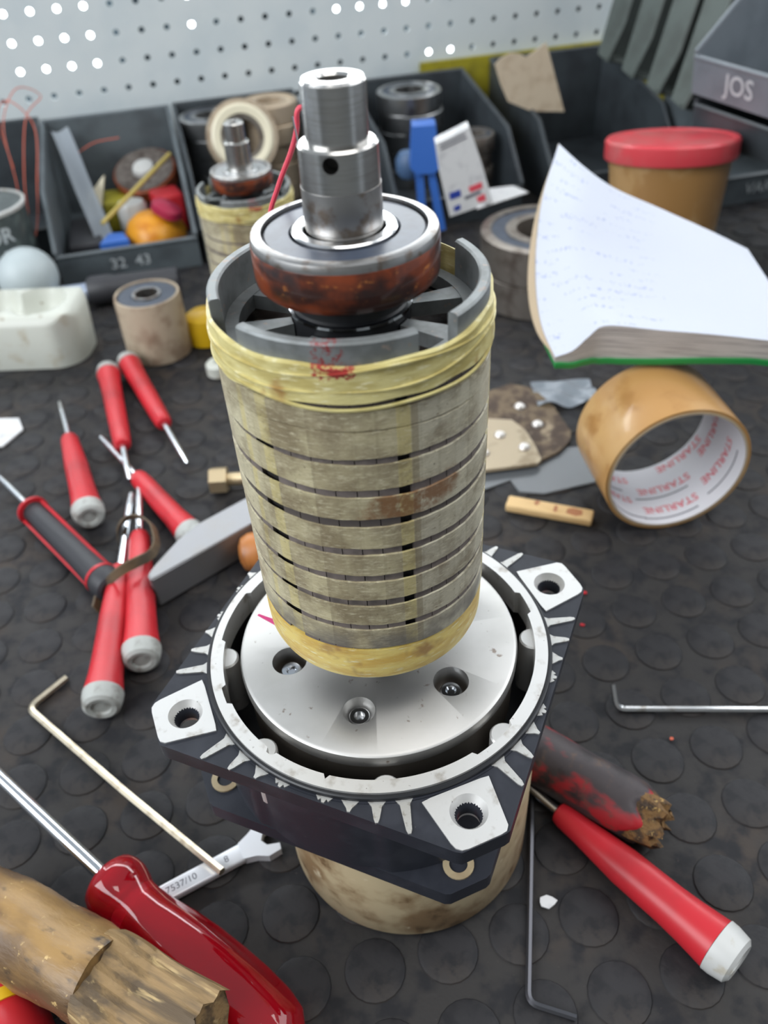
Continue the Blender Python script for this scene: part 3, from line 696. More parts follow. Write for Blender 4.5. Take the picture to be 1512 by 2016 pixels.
# hammer
def poly_at(px, z): return [tuple(at(u, v, z))[:2] for u, v in px]
hl = at(400, 1085, 0); ham = thing('hammer', 'steel hammer with wedge-shaped pein and short wooden handle end beside the screwdrivers', 'hammer', (hl.x, hl.y, 0))
hp = [(x - hl.x, y - hl.y) for x, y in poly_at([(289, 1131), (305, 1117), (350, 1064), (384, 1033), (488, 979), (580, 931), (604, 968), (497, 1028), (298, 1142)], 36)]
def hammer_head():
    bm = bmesh.new(); vb = [bm.verts.new((x, y, 2)) for x, y in hp]; vt = [bm.verts.new((x, y, 36)) for x, y in hp]
    n = len(hp); bm.faces.new(vb[::-1]); bm.faces.new(vt)
    for i in range(n): bm.faces.new((vb[i], vb[(i + 1) % n], vt[(i + 1) % n], vt[i]))
    bmesh.ops.bevel(bm, geom=list(bm.edges), offset=1.3, segments=2, affect='EDGES'); mb = MB()
    bm.verts.index_update()
    mb.add([v.co.copy() for v in bm.verts], [[v.index for v in f.verts] for f in bm.faces]); bm.free(); return mb
obj('hammer_head', hammer_head(), m_hammer, ham)
h0, h1 = at(470, 1092, 17) - Vector((hl.x, hl.y, 0)), at(585, 1072, 17) - Vector((hl.x, hl.y, 0))
ax = align(h0, h1).to_4x4(); ax.translation = h0
Lh = (h1 - h0).length
obj('wooden_handle', MB().lathe([(0.01, 0), (8, .8), (15, 4), (18.5, 11), (18.5, 26), (16, Lh), (0.01, Lh)], 24, ax @ Matrix.Rotation(PI / 2, 4, 'Y')), m_wood, ham)

# hex keys
def hexkey(label, pts, r, m, round_tip=False, group=None):
    P = [at(*p) for p in pts]; path = []
    for i, p in enumerate(P):
        if 0 < i < len(P) - 1:
            a = (P[i - 1] - p).normalized(); b = (P[i + 1] - p).normalized(); d = r * 3.0
            q0, q1 = p + a * d, p + b * d
            path += [q0 * (1 - t) ** 2 + p * 2 * t * (1 - t) + q1 * t * t for t in (0, .2, .4, .6, .8, 1)]
        else: path.append(p)
    base = min(P, key=lambda q: q.z); o = Vector((base.x, base.y, 0))
    return tag(obj('hex_key', MB().tube([p - o for p in path], r, 6), m, None, o, smooth=30), label, 'hex key', group)
hexkey('long brassy hex key resting with its tip on the chrome wrench', ((131, 1334, 3), (56, 1394, 3), (250, 1562, 6), (437, 1716, 12)), 2.9, m_hexg)
hexkey('shiny thin hex key with upturned short arm right of the housing', ((1207, 1347, 17), (1214, 1396, 2.4), (1700, 1398, 2.4)), 2.3, m_steelb)
hexkey('slim blackened hex key running from the housing to the front of the mat', ((1048, 1540, 3), (1040, 1974, 2.2), (1135, 2004, 2.2)), 2.0, m_hexb)

# wrench
w0, w1 = at(184, 1836, 5), at(508, 1662, 5)
wr = thing('open_wrench', 'chrome double open-ended wrench lying under the ruby screwdriver and hex key tip', 'wrench', (w0.x, w0.y, 0), align(Vector((w0.x, w0.y, 0)), Vector((w1.x, w1.y, 0))))
LW = (w1 - w0).length
shank = [(12, -5.5), (LW - 12, -6.4), (LW - 12, 6.4), (12, 5.5)]
obj('shank', MB().rbox(10, LW - 8, -6.4, 6.4, 1.2, 7.2, 1.6), m_wrench, wr)
def jaw(x, s, sc_):
    o = [(0, -6), (8, -8.5), (15, -13), (24, -12.5), (25, -8), (17, -5), (14.5, 0), (18, 5), (27, 7), (26, 11), (16, 13), (8, 9), (0, 6)]
    m = Matrix.Translation((x, 0, 0)) @ Matrix.Diagonal((s * sc_, sc_, 1, 1)); return MB().prism(o, .4, 7.8, m)
obj('jaw', jaw(LW - 12, 1, 1.0), m_wrench, wr); obj('jaw', jaw(14, -1, .85), m_wrench, wr)
def flat_text(txt, size, m, parent, loc, rot, name='lettering', bold=0.0, h=.12):
    me = text_mesh(txt, size, bold); o = obj(name, me, m, parent, loc, rot); me.materials.clear(); me.materials.append(m); return o
flat_text('1E2 7537/10', 6.5, m_blackink, wr, (LW * .47, 0, 7.26), (0, 0, 0)); flat_text('8', 6.5, m_blackink, wr, (LW * .80, 0, 7.26), (0, 0, 0))

# big ruby screwdriver
b0, b1 = at(214, 1732, 24), at(476, 1980, 24)
rd = thing('screwdriver', 'large screwdriver with clear ruby-red fluted handle and bright round blade', 'screwdriver', b0, align(b0, b1))
def flute(a, j, r, z):
    k = max(0, min(1, (z - 34) / 20)) * max(0, min(1, (150 - z) / 12))
    return r * (1 - .045 * k * (1 + math.cos(6 * a))), z
X4 = Matrix.Rotation(PI / 2, 4, 'Y')
obj('handle', MB().lathe([(0.01, -3), (8, -3), (15, -1.5), (19, 2), (20.5, 7), (20.3, 13), (18.5, 19), (16.2, 26), (16.2, 32), (18, 46), (20.8, 62), (22.8, 80), (23.8, 100), (24, 120), (23, 138), (20, 150), (14, 157), (7, 160), (0.01, 160.5)], 72, X4, jit=flute), m_ruby, rd)
obj('blade', MB().lathe([(0.01, -150), (4.6, -150), (4.8, -2.9), (0.01, -2.9)], 24, X4), m_chrome, rd)
# wooden stick with split end
s0, s1 = at(-90, 1752, 30), at(378, 2036, 70)
st = thing('wooden_stick', 'thick grimy wooden stick with splintered end lying across the front of the mat', 'stick', s0, align(s0, s1))
LS = (s1 - s0).length
def bumpy(a, j, r, z):
    return r * (1 + .035 * math.sin(2 * a + z * .05) + .03 * math.sin(3 * a - z * .09 + 1) + .012 * math.sin(9 * a + z * .3)), z
obj('shaft', MB().lathe([(0.01, 0), (22, 0)] + [(25, 4 + q * (LS - 70) / 24) for q in range(25)] + [(24, LS - 62), (0.01, LS - 60)], 40, X4, jit=bumpy), m_stick, st)
V = []; F = []; nn_ = 26; mm = 36
for i in range(nn_ + 1):
    x = LS - 70 + 74 * i / nn_
    for k_ in range(mm):
        a = 2 * PI * k_ / mm; x = LS - 70 + (74 * i / nn_ if i else 6 * math.sin(3 * a) + 4 * math.sin(7 * a) - 2); r = 24.9 * (1 + .035 * math.sin(2 * a + x * .05) + .03 * math.sin(3 * a - x * .09 + 1)); y, z = r * math.cos(a), r * math.sin(a)
        lim = 20 - 13 * max(0, min(1, (i / nn_ - .08) / .35)) + .8 * math.sin(y * .8 + x * .05)
        z = min(z, lim); xx = x + (3.5 * math.sin(a * 4) + 2 * math.sin(a * 9) if i == nn_ else 0); V.append((xx, y, z))
for i in range(nn_):
    for k_ in range(mm): F.append((i * mm + k_, i * mm + (k_ + 1) % mm, (i + 1) * mm + (k_ + 1) % mm, (i + 1) * mm + k_))
F += [tuple(range(mm))[::-1], tuple(nn_ * mm + q for q in range(mm))]
obj('split_end', MB().add(V, F), m_rawwood, st, smooth=25)
# red handle with yellow ring in the corner
c0, c1 = at(6, 1930, 18), at(44, 2115, 18)
rh = thing('red_handled_tool', 'red plastic tool handle with a yellow ring, under the wooden stick', 'tool', c0, align(c0, c1))
obj('handle', MB().lathe([(0.01, -30), (12, -28), (16, -10), (16.5, 12), (17, 22), (20, 27), (21.5, 40), (22, 80), (20, 95), (0.01, 97)], 32, X4), m_red, rh)
obj('yellow_ring', MB().lathe([(15.5, 13), (18.2, 13), (18.2, 20), (15.5, 20)], 32, X4, close=True), m_yellow, rh)
# charred red handle
q0, q1 = at(1030, 1470, 21), at(1300, 1626, 21)
ch = thing('charred_handle', 'charred round red handle with crumbled brown end lying against the housing', 'handle', q0, align(q0, q1))
LC = (q1 - q0).length
obj('grip', MB().lathe([(0.01, 0), (19, 0)] + [(20.5, 2 + q * (LC - 20) / 14) for q in range(15)] + [(19, LC - 14), (12, LC - 8), (0.01, LC - 8)], 40, X4, jit=lambda a, j, r, z: (r * (1 + .02 * math.sin(3 * a + z * .1)), z + (4 * math.sin(5 * a) if z > LC - 20 else 0))), m_burnt, ch)
rr_ = random.Random(3)
obj('crumbled_end', MB().lathe([(0.01, LC - 30), (17, LC - 26), (18.5, LC - 12), (17, LC - 2), (12, LC + 3), (6, LC - 3), (0.01, LC - 1)], 30, X4, jit=lambda a, j, r, z: (r * (1 + .16 * math.sin(4 * a + j) * rr_.uniform(.4, 1)), z + rr_.uniform(-4, 4))), m_crust, ch, smooth=20)

# ------------------------------------------------------------------ packing tape roll
TA = -84.4 * D2R; n3 = Vector((math.cos(TA), math.sin(TA), 0)); ex = Vector((-n3.y, n3.x, 0)); TW = 82
Mt = Matrix((( ex.x, 0, n3.x), (ex.y, 0, n3.y), (0, 1, 0)))            # local x -> ex, y -> up, z -> n3
if Mt.determinant() < 0: ex = -ex; Mt = Matrix(((ex.x, 0, n3.x), (ex.y, 0, n3.y), (0, 1, 0)))
tr = thing('packing_tape_roll', 'roll of brown packing tape standing on edge, printed white core facing the housing', 'tape roll', (274.1, 264.5, 67.2), Mt)
obj('tape_winding', MB().lathe([(64.2, -TW), (66.8, -TW), (67, -TW + .5), (67, -.5), (66.8, 0), (64.2, 0)], 128, close=True), m_kraft, tr)
obj('cardboard_core', MB().lathe([(62.0, -TW - .4), (64.1, -TW - .4), (64.1, .5), (62.0, .5)], 128, close=True), m_coreedge, tr)
cl = obj('printed_liner', MB().lathe([(61.6, -TW - .2), (61.95, -TW - .2), (61.95, .3), (61.6, .3)], 128, close=True), m_core2, tr)
def wrap_text(txt, size, phi, t, m):
    me = text_mesh(txt, size, .12)
    sgn = 1
    for v in me.vertices:
        x, y = v.co.x, v.co.y
        a = phi * D2R + (-x) / 61.4 * FLIP
        v.co = Vector((61.4 * math.sin(a), -61.4 * math.cos(a), t + y))
    me.materials.clear(); me.materials.append(m); return obj('lettering', me, m, cl, smooth=0)
FLIP = 1 if ex.x > 0 else -1
FX = FLIP
for phi, t in ((12, -20), (16, -48), (-46, -34), (-38, -66), (72, -30), (84, -60), (-92, -30), (44, -74)):
    wrap_text('STARLINE', 12.5, phi * FX, t, m_redink)
def arc_line(phi, t, span):
    return MB().lathe([(61.2, t), (61.55, t), (61.55, t + 1.2), (61.2, t + 1.2)], 16, Matrix.Rotation((phi - span / 2 - 90) * D2R, 4, 'Z'), close=True, a0=0, a1=span * D2R)
for phi, t in ((8, -8), (10, -37), (-40, -9), (70, -14), (-50, -48)):
    obj('printed_line', arc_line(phi * FX, t, 50), m_blackink, cl, smooth=0)
# loose glossy tape end
# ------------------------------------------------------------------ small things near the tape
o = at(1083, 1004, 0); ta, tb = at(1010, 992, 5), at(1155, 1018, 5)
tg = thing('wooden_tag', 'pale wooden stick tag with brown stamped marks lying in front of the tape roll', 'wooden tag', (ta.x, ta.y, 0), align(Vector((ta.x, ta.y, 0)), Vector((tb.x, tb.y, 0))))
LT = (tb - ta).length
obj('tag_body', MB().rbox(-6, LT + 6, -8.5, 8.5, .2, 9, 2.2), m_tan, tg)
obj('stamp_mark', MB().prism([(20, 2), (23, -1), (26, 4), (24, 7), (21, 6)], 9.0, 9.06), m_brownink, tg)
obj('stamp_mark', MB().box(40, 43.5, -5, 4, 9.0, 9.06), m_brownink, tg)
obj('stamp_mark', MB().prism([(52, -4), (62, -6), (68, -3), (67, 4), (58, 5), (53, 3)], 9.0, 9.06), m_brownink, tg)
# riveted plates
pl0 = at(1010, 850, 0); rp = thing('riveted_plate_tool', 'beige and rust-brown riveted metal plates lying between rotor and tape roll', 'metal tool', (pl0.x, pl0.y, 0))
def rel(px, z, o): return [(x - o.x, y - o.y) for x, y in poly_at(px, z)]
obj('rust_brown_plate', MB().prism(rel([(905, 800), (950, 775), (1005, 755), (1050, 765), (1090, 800), (1124, 850), (1122, 868), (1100, 890), (1068, 905), (930, 900)][::-1], 5, pl0), 2, 5.5), m_plated, rp)
obj('beige_plate', MB().prism(rel([(880, 935), (880, 830), (955, 824), (1008, 827), (1035, 848), (1055, 880), (1066, 905), (1058, 912)][::-1], 9, pl0), 5.6, 9.5), m_plate, rp)
rvm = MB().lathe([(6.2, 0), (6.0, 1.5), (4.2, 3.4), (0.01, 4.2)], 20).mesh('rivet'); rvm.materials.append(m_rivet)
for u, v, z in ((984, 857, 9.5), (1032, 881, 9.5), (952, 893, 9.5), (1023, 801, 5.5), (1058, 836, 5.5)):
    p = at(u, v, z); obj('rivet', rvm, m_rivet, rp, (p.x - pl0.x, p.y - pl0.y, z))
sh0 = at(1080, 940, 0)
tag(obj('plastic_sheet', MB().prism(rel([(950, 965), (1005, 945), (1022, 968), (1070, 972), (1175, 948), (1200, 930), (1165, 880), (1110, 880), (1060, 915), (950, 930)][::-1], 1, sh0), .2, 1.4), m_filmd, None, (sh0.x, sh0.y, 0)), 'cloudy grey plastic sheet lying under the riveted plates', 'plastic sheet')
fp = at(1100, 800, 0)
tag(obj('crumpled_film', MB().grid(lambda a, b: (a * 70 - 35, b * 50 - 25, 6 + 5 * math.sin(a * 9 + b * 4) * math.cos(b * 8)), 14, 10, .6), m_film, None, (fp.x + 10, fp.y + 20, 0)), 'crumpled clear plastic film behind the riveted plates', 'film')
for i, (u, v, r, m, lb) in enumerate(((1078, 1775, 4.6, m_paper, 'pale flat chip beside the slim blackened hex key'), (1151, 1168, 2.0, m_red, 'tiny red plastic crumb at the flange corner'), (1146, 1231, 1.6, m_red, 'tiny red plastic crumb beside the flange edge'), (1322, 1455, 1.5, m_wire, 'tiny orange crumb on the mat above the charred handle'))):
    p = at(u, v, 0); rq = random.Random(i)
    tag(obj('debris_chip', MB().prism([(r * rq.uniform(.7, 1.5) * math.cos(a), r * rq.uniform(.6, 1.2) * math.sin(a)) for a in [q * PI / 4 for q in range(8)]], 0, 1.0), m, None, (p.x, p.y, 0)), lb, 'chip')
bp_ = at(432, 948, 12)
bt = thing('brass_bolt', 'brass hexagon bolt lying above the hammer head', 'bolt', (bp_.x, bp_.y, 14), align(at(432, 948, 12), at(490, 944, 12)))
obj('bolt_head', MB().lathe([(0.01, -9), (13, -9), (14, -8), (14, 8), (13, 9), (0.01, 9)], 6, X4), m_brass, bt, smooth=20)
obj('threaded_shank', MB().lathe([(0.01, 8)] + [(6.5 + .7 * (q % 2), 9 + q * 1.6) for q in range(34)] + [(0.01, 64)], 20, X4), m_brass, bt)
pc = at(5, 852, 0)
tag(obj('paper_scrap', MB().prism([(-60, -28), (10, -30), (24, 2), (12, 26), (-60, 32)], .1, 2.2), m_paper, None, (pc.x, pc.y, 0)), 'pale paper scrap at the edge of the mat near the black-gripped screwdriver', 'paper')

# beige bush, yellow cap, white tray, knob, tin, tube
bc = at(317, 690, 0)
bu = thing('rubber_bush', 'short dirty beige bush with grey rubber top and central hole', 'bush', (bc.x, bc.y, 0))
obj('sleeve', MB().lathe([(37, 0), (41.5, 1), (42, 4), (41.5, 78), (40.5, 82), (38, 82), (38, 40), (37, 40)], 56, close=True), m_bush, bu)
obj('rubber_insert', MB().lathe([(18, 30), (37.8, 30), (37.8, 79), (36, 80.5), (20, 80.5), (18, 79)], 48, close=True), m_seal, bu)
obj('inner_sleeve', MB().lathe([(15, 28), (17.9, 28), (17.9, 82), (15, 82)], 40, close=True), m_steelr, bu)
yc = at(410, 668, 0)
tag(obj('yellow_stopper', MB().lathe([(24, 0), (27, 2), (27, 26), (24, 36), (15, 42), (0.01, 44)], 32), m_yellow, None, (yc.x, yc.y, 0)), 'round yellow plastic stopper between the beige bush and the large rotor', 'cap')
wc = at(432, 735, 0)
tag(obj('white_stopper', MB().lathe([(13, 0), (15, 1), (15, 14), (12, 17), (5, 17), (4, 12), (0.01, 12)], 24), m_white, None, (wc.x, wc.y, 0)), 'small white stopper half behind the large rotor', 'cap')
wt = at(40, 705, 0)
def tray():
    def top(a, b):
        x, y = (a - .5) * 250, (b - .5) * 100
        z = 72
        for cx_, cy_, r_ in ((68, 2, 34), (6, 2, 34), (-56, 2, 34)):
            d = math.hypot(x - cx_, (y - cy_) * .9)
            if d < r_: z -= 44 * (1 - (d / r_) ** 2) ** .6
        ed = min(125 - abs(x), 50 - abs(y))
        if ed < 14: z -= 12 * (1 - ed / 14) ** 2
        k = 1 - .05 * (1 if ed < 1 else 0)
        # rounded plan corners
        cx2, cy2 = max(0, abs(x) - 85), max(0, abs(y) - 10)
        d2 = math.hypot(cx2, cy2)
        if d2 > 40: f = 40 / d2; x = math.copysign(85 + cx2 * f, x); y = math.copysign(10 + cy2 * f, y)
        return (x, y, z)
    mb = MB(); nu, nv = 64, 34
    mb.grid(top, nu, nv, None)
    V = list(mb.v); ring = [i for i in range(nu + 1)] + [(j + 1) * (nu + 1) - 1 for j in range(1, nv + 1)] + [nv * (nu + 1) + i for i in range(nu - 1, -1, -1)] + [j * (nu + 1) for j in range(nv - 1, 0, -1)]
    o = len(mb.v); n = len(ring)
    mb.v += [Vector((V[i].x * .97, V[i].y * .95, 0)) for i in ring]
    mb.f += [(ring[i], o + i, o + (i + 1) % n, ring[(i + 1) % n]) for i in range(n)] + [tuple(o + i for i in range(n))]
    return mb
tag(obj('white_tray', tray(), m_white, None, (wt.x - 26, wt.y + 18, 0), (0, 0, -3 * D2R), smooth=50), 'stained white block tray with two round hollows left of the beige bush', 'tray')
kb = at(57, 548, 40)
kn = thing('grey_knob', 'frosted grey ball knob in front of the lettered tin', 'knob', (kb.x, kb.y, 0))
obj('ball', MB().lathe([(0.01, 0)] + [(42 * math.sin(t), 42 - 42 * math.cos(t) * 1.0) for t in [PI * q / 18 for q in range(1, 18)]] + [(0.01, 84)], 40), m_ball, kn)
t0, t1, t2 = at(42, 592, 17), at(176, 574, 20), at(380, 574, 22)
tt = thing('torch', 'black cylindrical torch with blue-grey steel tube lying before the bin marked 32 43', 'torch', t0, align(t0, t1))
L1 = (t1 - t0).length
obj('steel_tube', MB().lathe([(10, 0), (12.5, 0), (12.5, L1 + 3), (10, L1 + 3)], 28, X4, close=True), m_tube, tt)
obj('black_barrel', MB().lathe([(12.6, L1), (19, L1 + 1), (21, L1 + 6), (21, L1 + 30), (19, L1 + 40), (18, L1 + 130), (0.01, L1 + 132)], 36, X4), m_black, tt)
tn = at(18, 520, 0)
ti = thing('lettered_tin', 'dark tin with a pale rim and bold white lettering at the mat edge', 'tin', (-548, 905, 0))
obj('tin_body', MB().lathe([(58, 0), (62, 1), (62, 118), (60, 122), (0.01, 118)], 56), m_tin, ti)
obj('rim', MB().lathe([(60, 119), (63.5, 119), (64, 124), (60, 125)], 56, close=True), m_capw, ti)
for txt, z0, size, th0 in (('FOR', 92, 30, -62), ('ANO', 58, 36, -60), ('OIL', 24, 30, -66)):
    me = text_mesh(txt, size, .6)
    for v in me.vertices:
        a = th0 * D2R + v.co.x / 62.4; v.co = Vector((62.4 * math.cos(a), 62.4 * math.sin(a), z0 + v.co.y))
    me.materials.clear(); me.materials.append(m_whiteink); obj('lettering', me, m_whiteink, ti, smooth=0)

# ------------------------------------------------------------------ notebook on the tape roll
def bez(pts):
    P = smoothpath([at(*p) for p in pts], 10)
    cum = [0]
    for i in range(1, len(P)): cum.append(cum[-1] + (P[i] - P[i - 1]).length)
    def f(t):
        d = t * cum[-1]
        for i in range(1, len(P)):
            if cum[i] >= d - 1e-9:
                k = (d - cum[i - 1]) / max(1e-9, cum[i] - cum[i - 1]); return P[i - 1].lerp(P[i], k)
        return P[-1].copy()
    return f
cN = bez([(1093, 703, 152), (1128, 690, 156), (1160, 662, 166), (1195, 641, 174), (1300, 650, 172), (1420, 660, 170), (1600, 680, 166)])
cF = bez([(1100, 283, 252), (1150, 328, 242), (1210, 370, 228), (1300, 410, 212), (1400, 455, 196), (1472, 490, 184)])
cL = bez([(1093, 703, 152), (1066, 640, 160), (1055, 560, 176), (1057, 470, 198), (1070, 380, 224), (1100, 283, 252)])
cR = bez([(1600, 680, 166), (1550, 610, 172), (1508, 545, 178), (1472, 490, 184)])
def coons(s_, t_):
    a = cN(s_) * (1 - t_) + cF(s_) * t_; b = cL(t_) * (1 - s_) + cR(t_) * s_
    c = (cN(0) * (1 - s_) + cN(1) * s_) * (1 - t_) + (cF(0) * (1 - s_) + cF(1) * s_) * t_
    return a + b - c
nb_o = cN(.4); nb_o = Vector((nb_o.x, nb_o.y, 134.5))
nb = thing('notebook', 'open notebook with handwritten white page and green cover resting on the tape roll', 'notebook', nb_o)
def thk(s_, t_): return 5 + 27 * max(0, min(1, s_ / .22)) ** 1.3 - 14 * max(0, min(1, (s_ - .3) / .5))
obj('page_block', MB().grid(lambda a, b: coons(a, b) - nb_o - Vector((0, 0, .5)), 44, 24, thk), m_pageside, nb)
pg = MB().grid(lambda a, b: coons(a, b) - nb_o, 44, 24, .35)
po = obj('handwritten_page', pg, m_page, nb)
uvl = po.data.uv_layers.new(name='UVMap'); NV = 45 * 25
for lp in po.data.loops:
    i = lp.vertex_index % NV; uvl.data[lp.index].uv = ((i % 45) / 44, (i // 45) / 24)
obj('green_cover', MB().grid(lambda a, b: coons(a, b) - nb_o - Vector((0, 0, thk(a, b) + .7)) + (Vector((0, -3, 0)) if b == 0 else Vector((0, 0, 0))), 44, 24, 4.5), m_green, nb)
obj('curled_back_page', MB().grid(lambda a, b: coons(0, b) - nb_o + Vector((-(.5 + 6 * a) * math.sin(PI * min(1, b * 1.05)), 2 * a, -.6 - 16 * a * math.sin(PI * min(1, b)))), 6, 24, .5), m_coreedge, nb)

# ------------------------------------------------------------------ tub with red lid, bearing pair, card box
cp = Vector((425, 808, 11))
tb_ = thing('plastic_tub', 'brown plastic tub with a red screw lid standing behind the notebook', 'tub', cp, (-9 * D2R, 0, 0))
obj('tub_body', MB().lathe([(64, 0), (67, 2), (80, 143), (0.01, 143)], 64), m_cup, tb_)
obj('red_lid', MB().lathe([(82, 144), (86, 144), (87, 146), (87, 166), (84.5, 169), (79, 169), (77, 167.5), (0.01, 167.5)], 72), m_lid, tb_)
def bearing(label, loc, R, h, m=m_bearing, seal=m_seal, rot=None, group='loose ball bearings', inner=.45, wide=True):
    t = thing('ball_bearing', label, 'bearing', loc, rot, group)
    obj('outer_ring', MB().lathe([(R * .84, 0), (R * .97, 0), (R, 1.5), (R, h - 1.5), (R * .97, h), (R * .84, h)], 64, close=True), m, t)
    obj('shield', MB().lathe([(R * .62, 1.5), (R * .835, 1.5), (R * .835, h - 1.5), (R * .62, h - 1.5)], 64, close=True), seal, t)
    obj('inner_ring', MB().lathe([(R * inner, .2), (R * .615, .2), (R * .615, h - .2), (R * inner, h - .2)], 64, close=True), m, t)
    return t
bearing('large dark bearing, lower of the pair beside the notebook', (246, 764, 0), 86, 46, m_bearingd)
bearing('large dark bearing, upper of the pair beside the notebook', (248, 763, 46.2), 86, 48, m_bearingd)

def vslab(px, Y, th, rot=0):             # upright slab in the plane y = Y, outline given by rays; returns (mesh builder, origin)
    P = []
    for u, v in px:
        d = (u - IW / 2) / FPX * CR - (v - IH / 2) / FPX * CU + CF; P.append(CAM + d * ((Y - CAM.y) / d.y))
    o = Vector((sum(p.x for p in P) / len(P), Y, min(p.z for p in P)))
    n = len(P); V = [(p.x - o.x, 0, p.z - o.z) for p in P] + [(p.x - o.x, th, p.z - o.z) for p in P]
    F = [tuple(range(n)), tuple(range(2 * n - 1, n - 1, -1))] + [(i, (i + 1) % n, n + (i + 1) % n, n + i) for i in range(n)]
    return MB().add(V, F), o
YB = 850
cbm, cbo = vslab([(858, 283), (924, 250), (948, 320), (970, 398), (886, 427), (868, 350)], YB, 26)
cb = thing('card_box', 'white printed card box with red and blue marks leaning beside the bearing pair', 'box', cbo)
obj('box_body', cbm, m_paper, cb)
def mark(px, m, nm='printed_mark'):
    mm_, oo = vslab(px, YB - .6, .5); obj(nm, mm_, m, cb, oo - cbo)
mark([(884, 381), (906, 373), (908, 386), (887, 394)], m_blueink); mark([(893, 408), (906, 402), (907, 412), (895, 417)], m_blueink)
mark([(922, 369), (948, 358), (950, 370), (926, 379)], m_redink); mark([(938, 389), (954, 381), (957, 394), (942, 399)], m_redink)
mark([(914, 388), (946, 375), (947, 380), (916, 393)], m_blackink)
mark([(865, 286), (915, 262), (916, 265), (866, 289)], m_blackink); mark([(867, 293), (918, 269), (919, 272), (868, 296)], m_blackink)
fo = at(990, 393, 94.4)
tag(obj('card_flap', MB().prism([(p.x - fo.x, p.y - fo.y) for p in [at(u, v, 95) for u, v in ((938, 412), (1040, 379), (1010, 366), (962, 372))]], 0, 1.2), m_paper, None, (fo.x, fo.y, 94.4)), 'loose white card flap lying on the upper dark bearing', 'card')

# ------------------------------------------------------------------ storage bins
def bin_mesh(w_, d_, h_, lip_, vy, vz, t=5):
    mb = MB(); prof = [(6, 0), (d_, 0), (d_, h_), (vy, vz), (0, lip_ + 8), (0, lip_)]
    for x in (0, w_ - t):
        mb.add([(x + a, y, z) for a in (0, t) for y, z in prof], [tuple(range(6)), tuple(range(11, 5, -1))] + [(i, (i + 1) % 6, 6 + (i + 1) % 6, 6 + i) for i in range(6)])
    mb.box(t, w_ - t, 6, d_ - t, 0, t); mb.box(t, w_ - t, d_ - t, d_, 0, h_)
    mb.add([(t, 6, 0), (w_ - t, 6, 0), (w_ - t, 0, lip_), (t, 0, lip_), (t, 6 + t, 0), (w_ - t, 6 + t, 0), (w_ - t, t, lip_), (t, t, lip_)], [(0, 1, 2, 3), (7, 6, 5, 4), (0, 4, 5, 1), (3, 2, 6, 7), (0, 3, 7, 4), (1, 5, 6, 2)])
    return mb
def rim_mesh(w_, d_, h_, lip_, vy, vz):
    mb = MB(); r = 3.6
    for x in (1.5, w_ - 1.5): mb.tube([(x, 0, lip_ + 6), (x, vy, vz), (x, d_, h_)], r, 6)
    mb.tube([(0, d_ - 1, h_), (w_, d_ - 1, h_)], r, 6); mb.tube([(0, 2, lip_), (w_, 2, lip_)], r, 6)
    return mb
def storage_bin(label, loc, yaw, m, w_=210, d_=308, h_=158, lip_=46, vy=72, vz=120, rot=None, text=None, tsize=24, tx=.5, group='grey storage bins'):
    t = thing('storage_bin', label, 'storage bin', loc, rot if rot is not None else (0, 0, yaw), group)
    obj('bin_body', bin_mesh(w_, d_, h_, lip_, vy, vz), m, t, smooth=25); obj('rim', rim_mesh(w_, d_, h_, lip_, vy, vz), m, t)
    if text:
        flat_text(text, tsize, m_whiteink, t, (w_ * tx, 2.1, lip_ * .52), (PI / 2 + .13, 0, 0), bold=.3)
    return t
O0 = Vector((-456, 888, 0))
def slot(s_, t_=0, z=0): return O0 + E1 * s_ + N1 * t_ + Vector((0, 0, z))
storage_bin('dark storage bin with tangled orange wires beside the lettered tin', slot(-218, 120), YAW, m_bind, d_=205)
storage_bin('grey storage bin marked 32 43 full of small coloured parts', slot(0, -8), YAW, m_bin, text='32  43')
storage_bin('grey storage bin behind the second rotor holding a cream ring', slot(218, 0), YAW, m_bind)
storage_bin('dark storage bin of stacked bearings behind the card box', slot(528, 0), YAW, m_bind, w_=215)
storage_bin('dark storage bin holding a torn piece of cardboard', slot(800, 10), YAW, m_bind, w_=230, h_=166)
storage_bin('grey storage bin with white marker writing behind the red-lidded tub', slot(1042, -95), YAW, m_bin, w_=230, d_=200, text='VAR Ø NA', tsize=26)
# nested empty bins leaning in a stack, and an upright one in front of them
for k_ in range(4):
    base = at((1184, 1232, 1282, 1332)[k_], (122, 154, 186, 216)[k_], 171) + Vector((0, 34, 0))
    Mr = Matrix.Rotation(14 * D2R, 3, 'Z') @ Matrix.Rotation(14 * D2R, 3, 'Y') @ Matrix.Rotation(88 * D2R, 3, 'X')
    storage_bin(('olive-grey empty bin, nearest the panel in the leaning stack', 'olive-grey empty bin, second from the panel in the leaning stack', 'olive-grey empty bin, third from the panel in the leaning stack', 'olive-grey empty bin, nearest the scrawled bin in the leaning stack')[k_], base, 0, m_bine, w_=110, d_=300, h_=58, lip_=30, vy=60, vz=56, rot=Mr, group='leaning stacked bins')
jb = at(1347, 106, 250)
storage_bin('grey bin with scrawled letters, coloured paler as if lit, perched beside the leaning stack', (jb.x + 4, jb.y - 30, 206.5), -68 * D2R, mat('lit_grey_storage_bin', lin(110, 117, 123), .45, var=[(lin(98, 105, 111), .02, .4, .7)]), w_=260, d_=250, h_=150, text='JOS', tsize=34, tx=.34)  # paler than the other bins: light on its front put into the colour
storage_bin('shallow bin coloured dark as if in shadow, under the bin with scrawled letters', (jb.x + 14, jb.y - 34, 152), -68 * D2R, m_bind, w_=250, d_=240, h_=50, lip_=40, vy=60, vz=50)  # shadow beneath the upper bin put into the dark colour
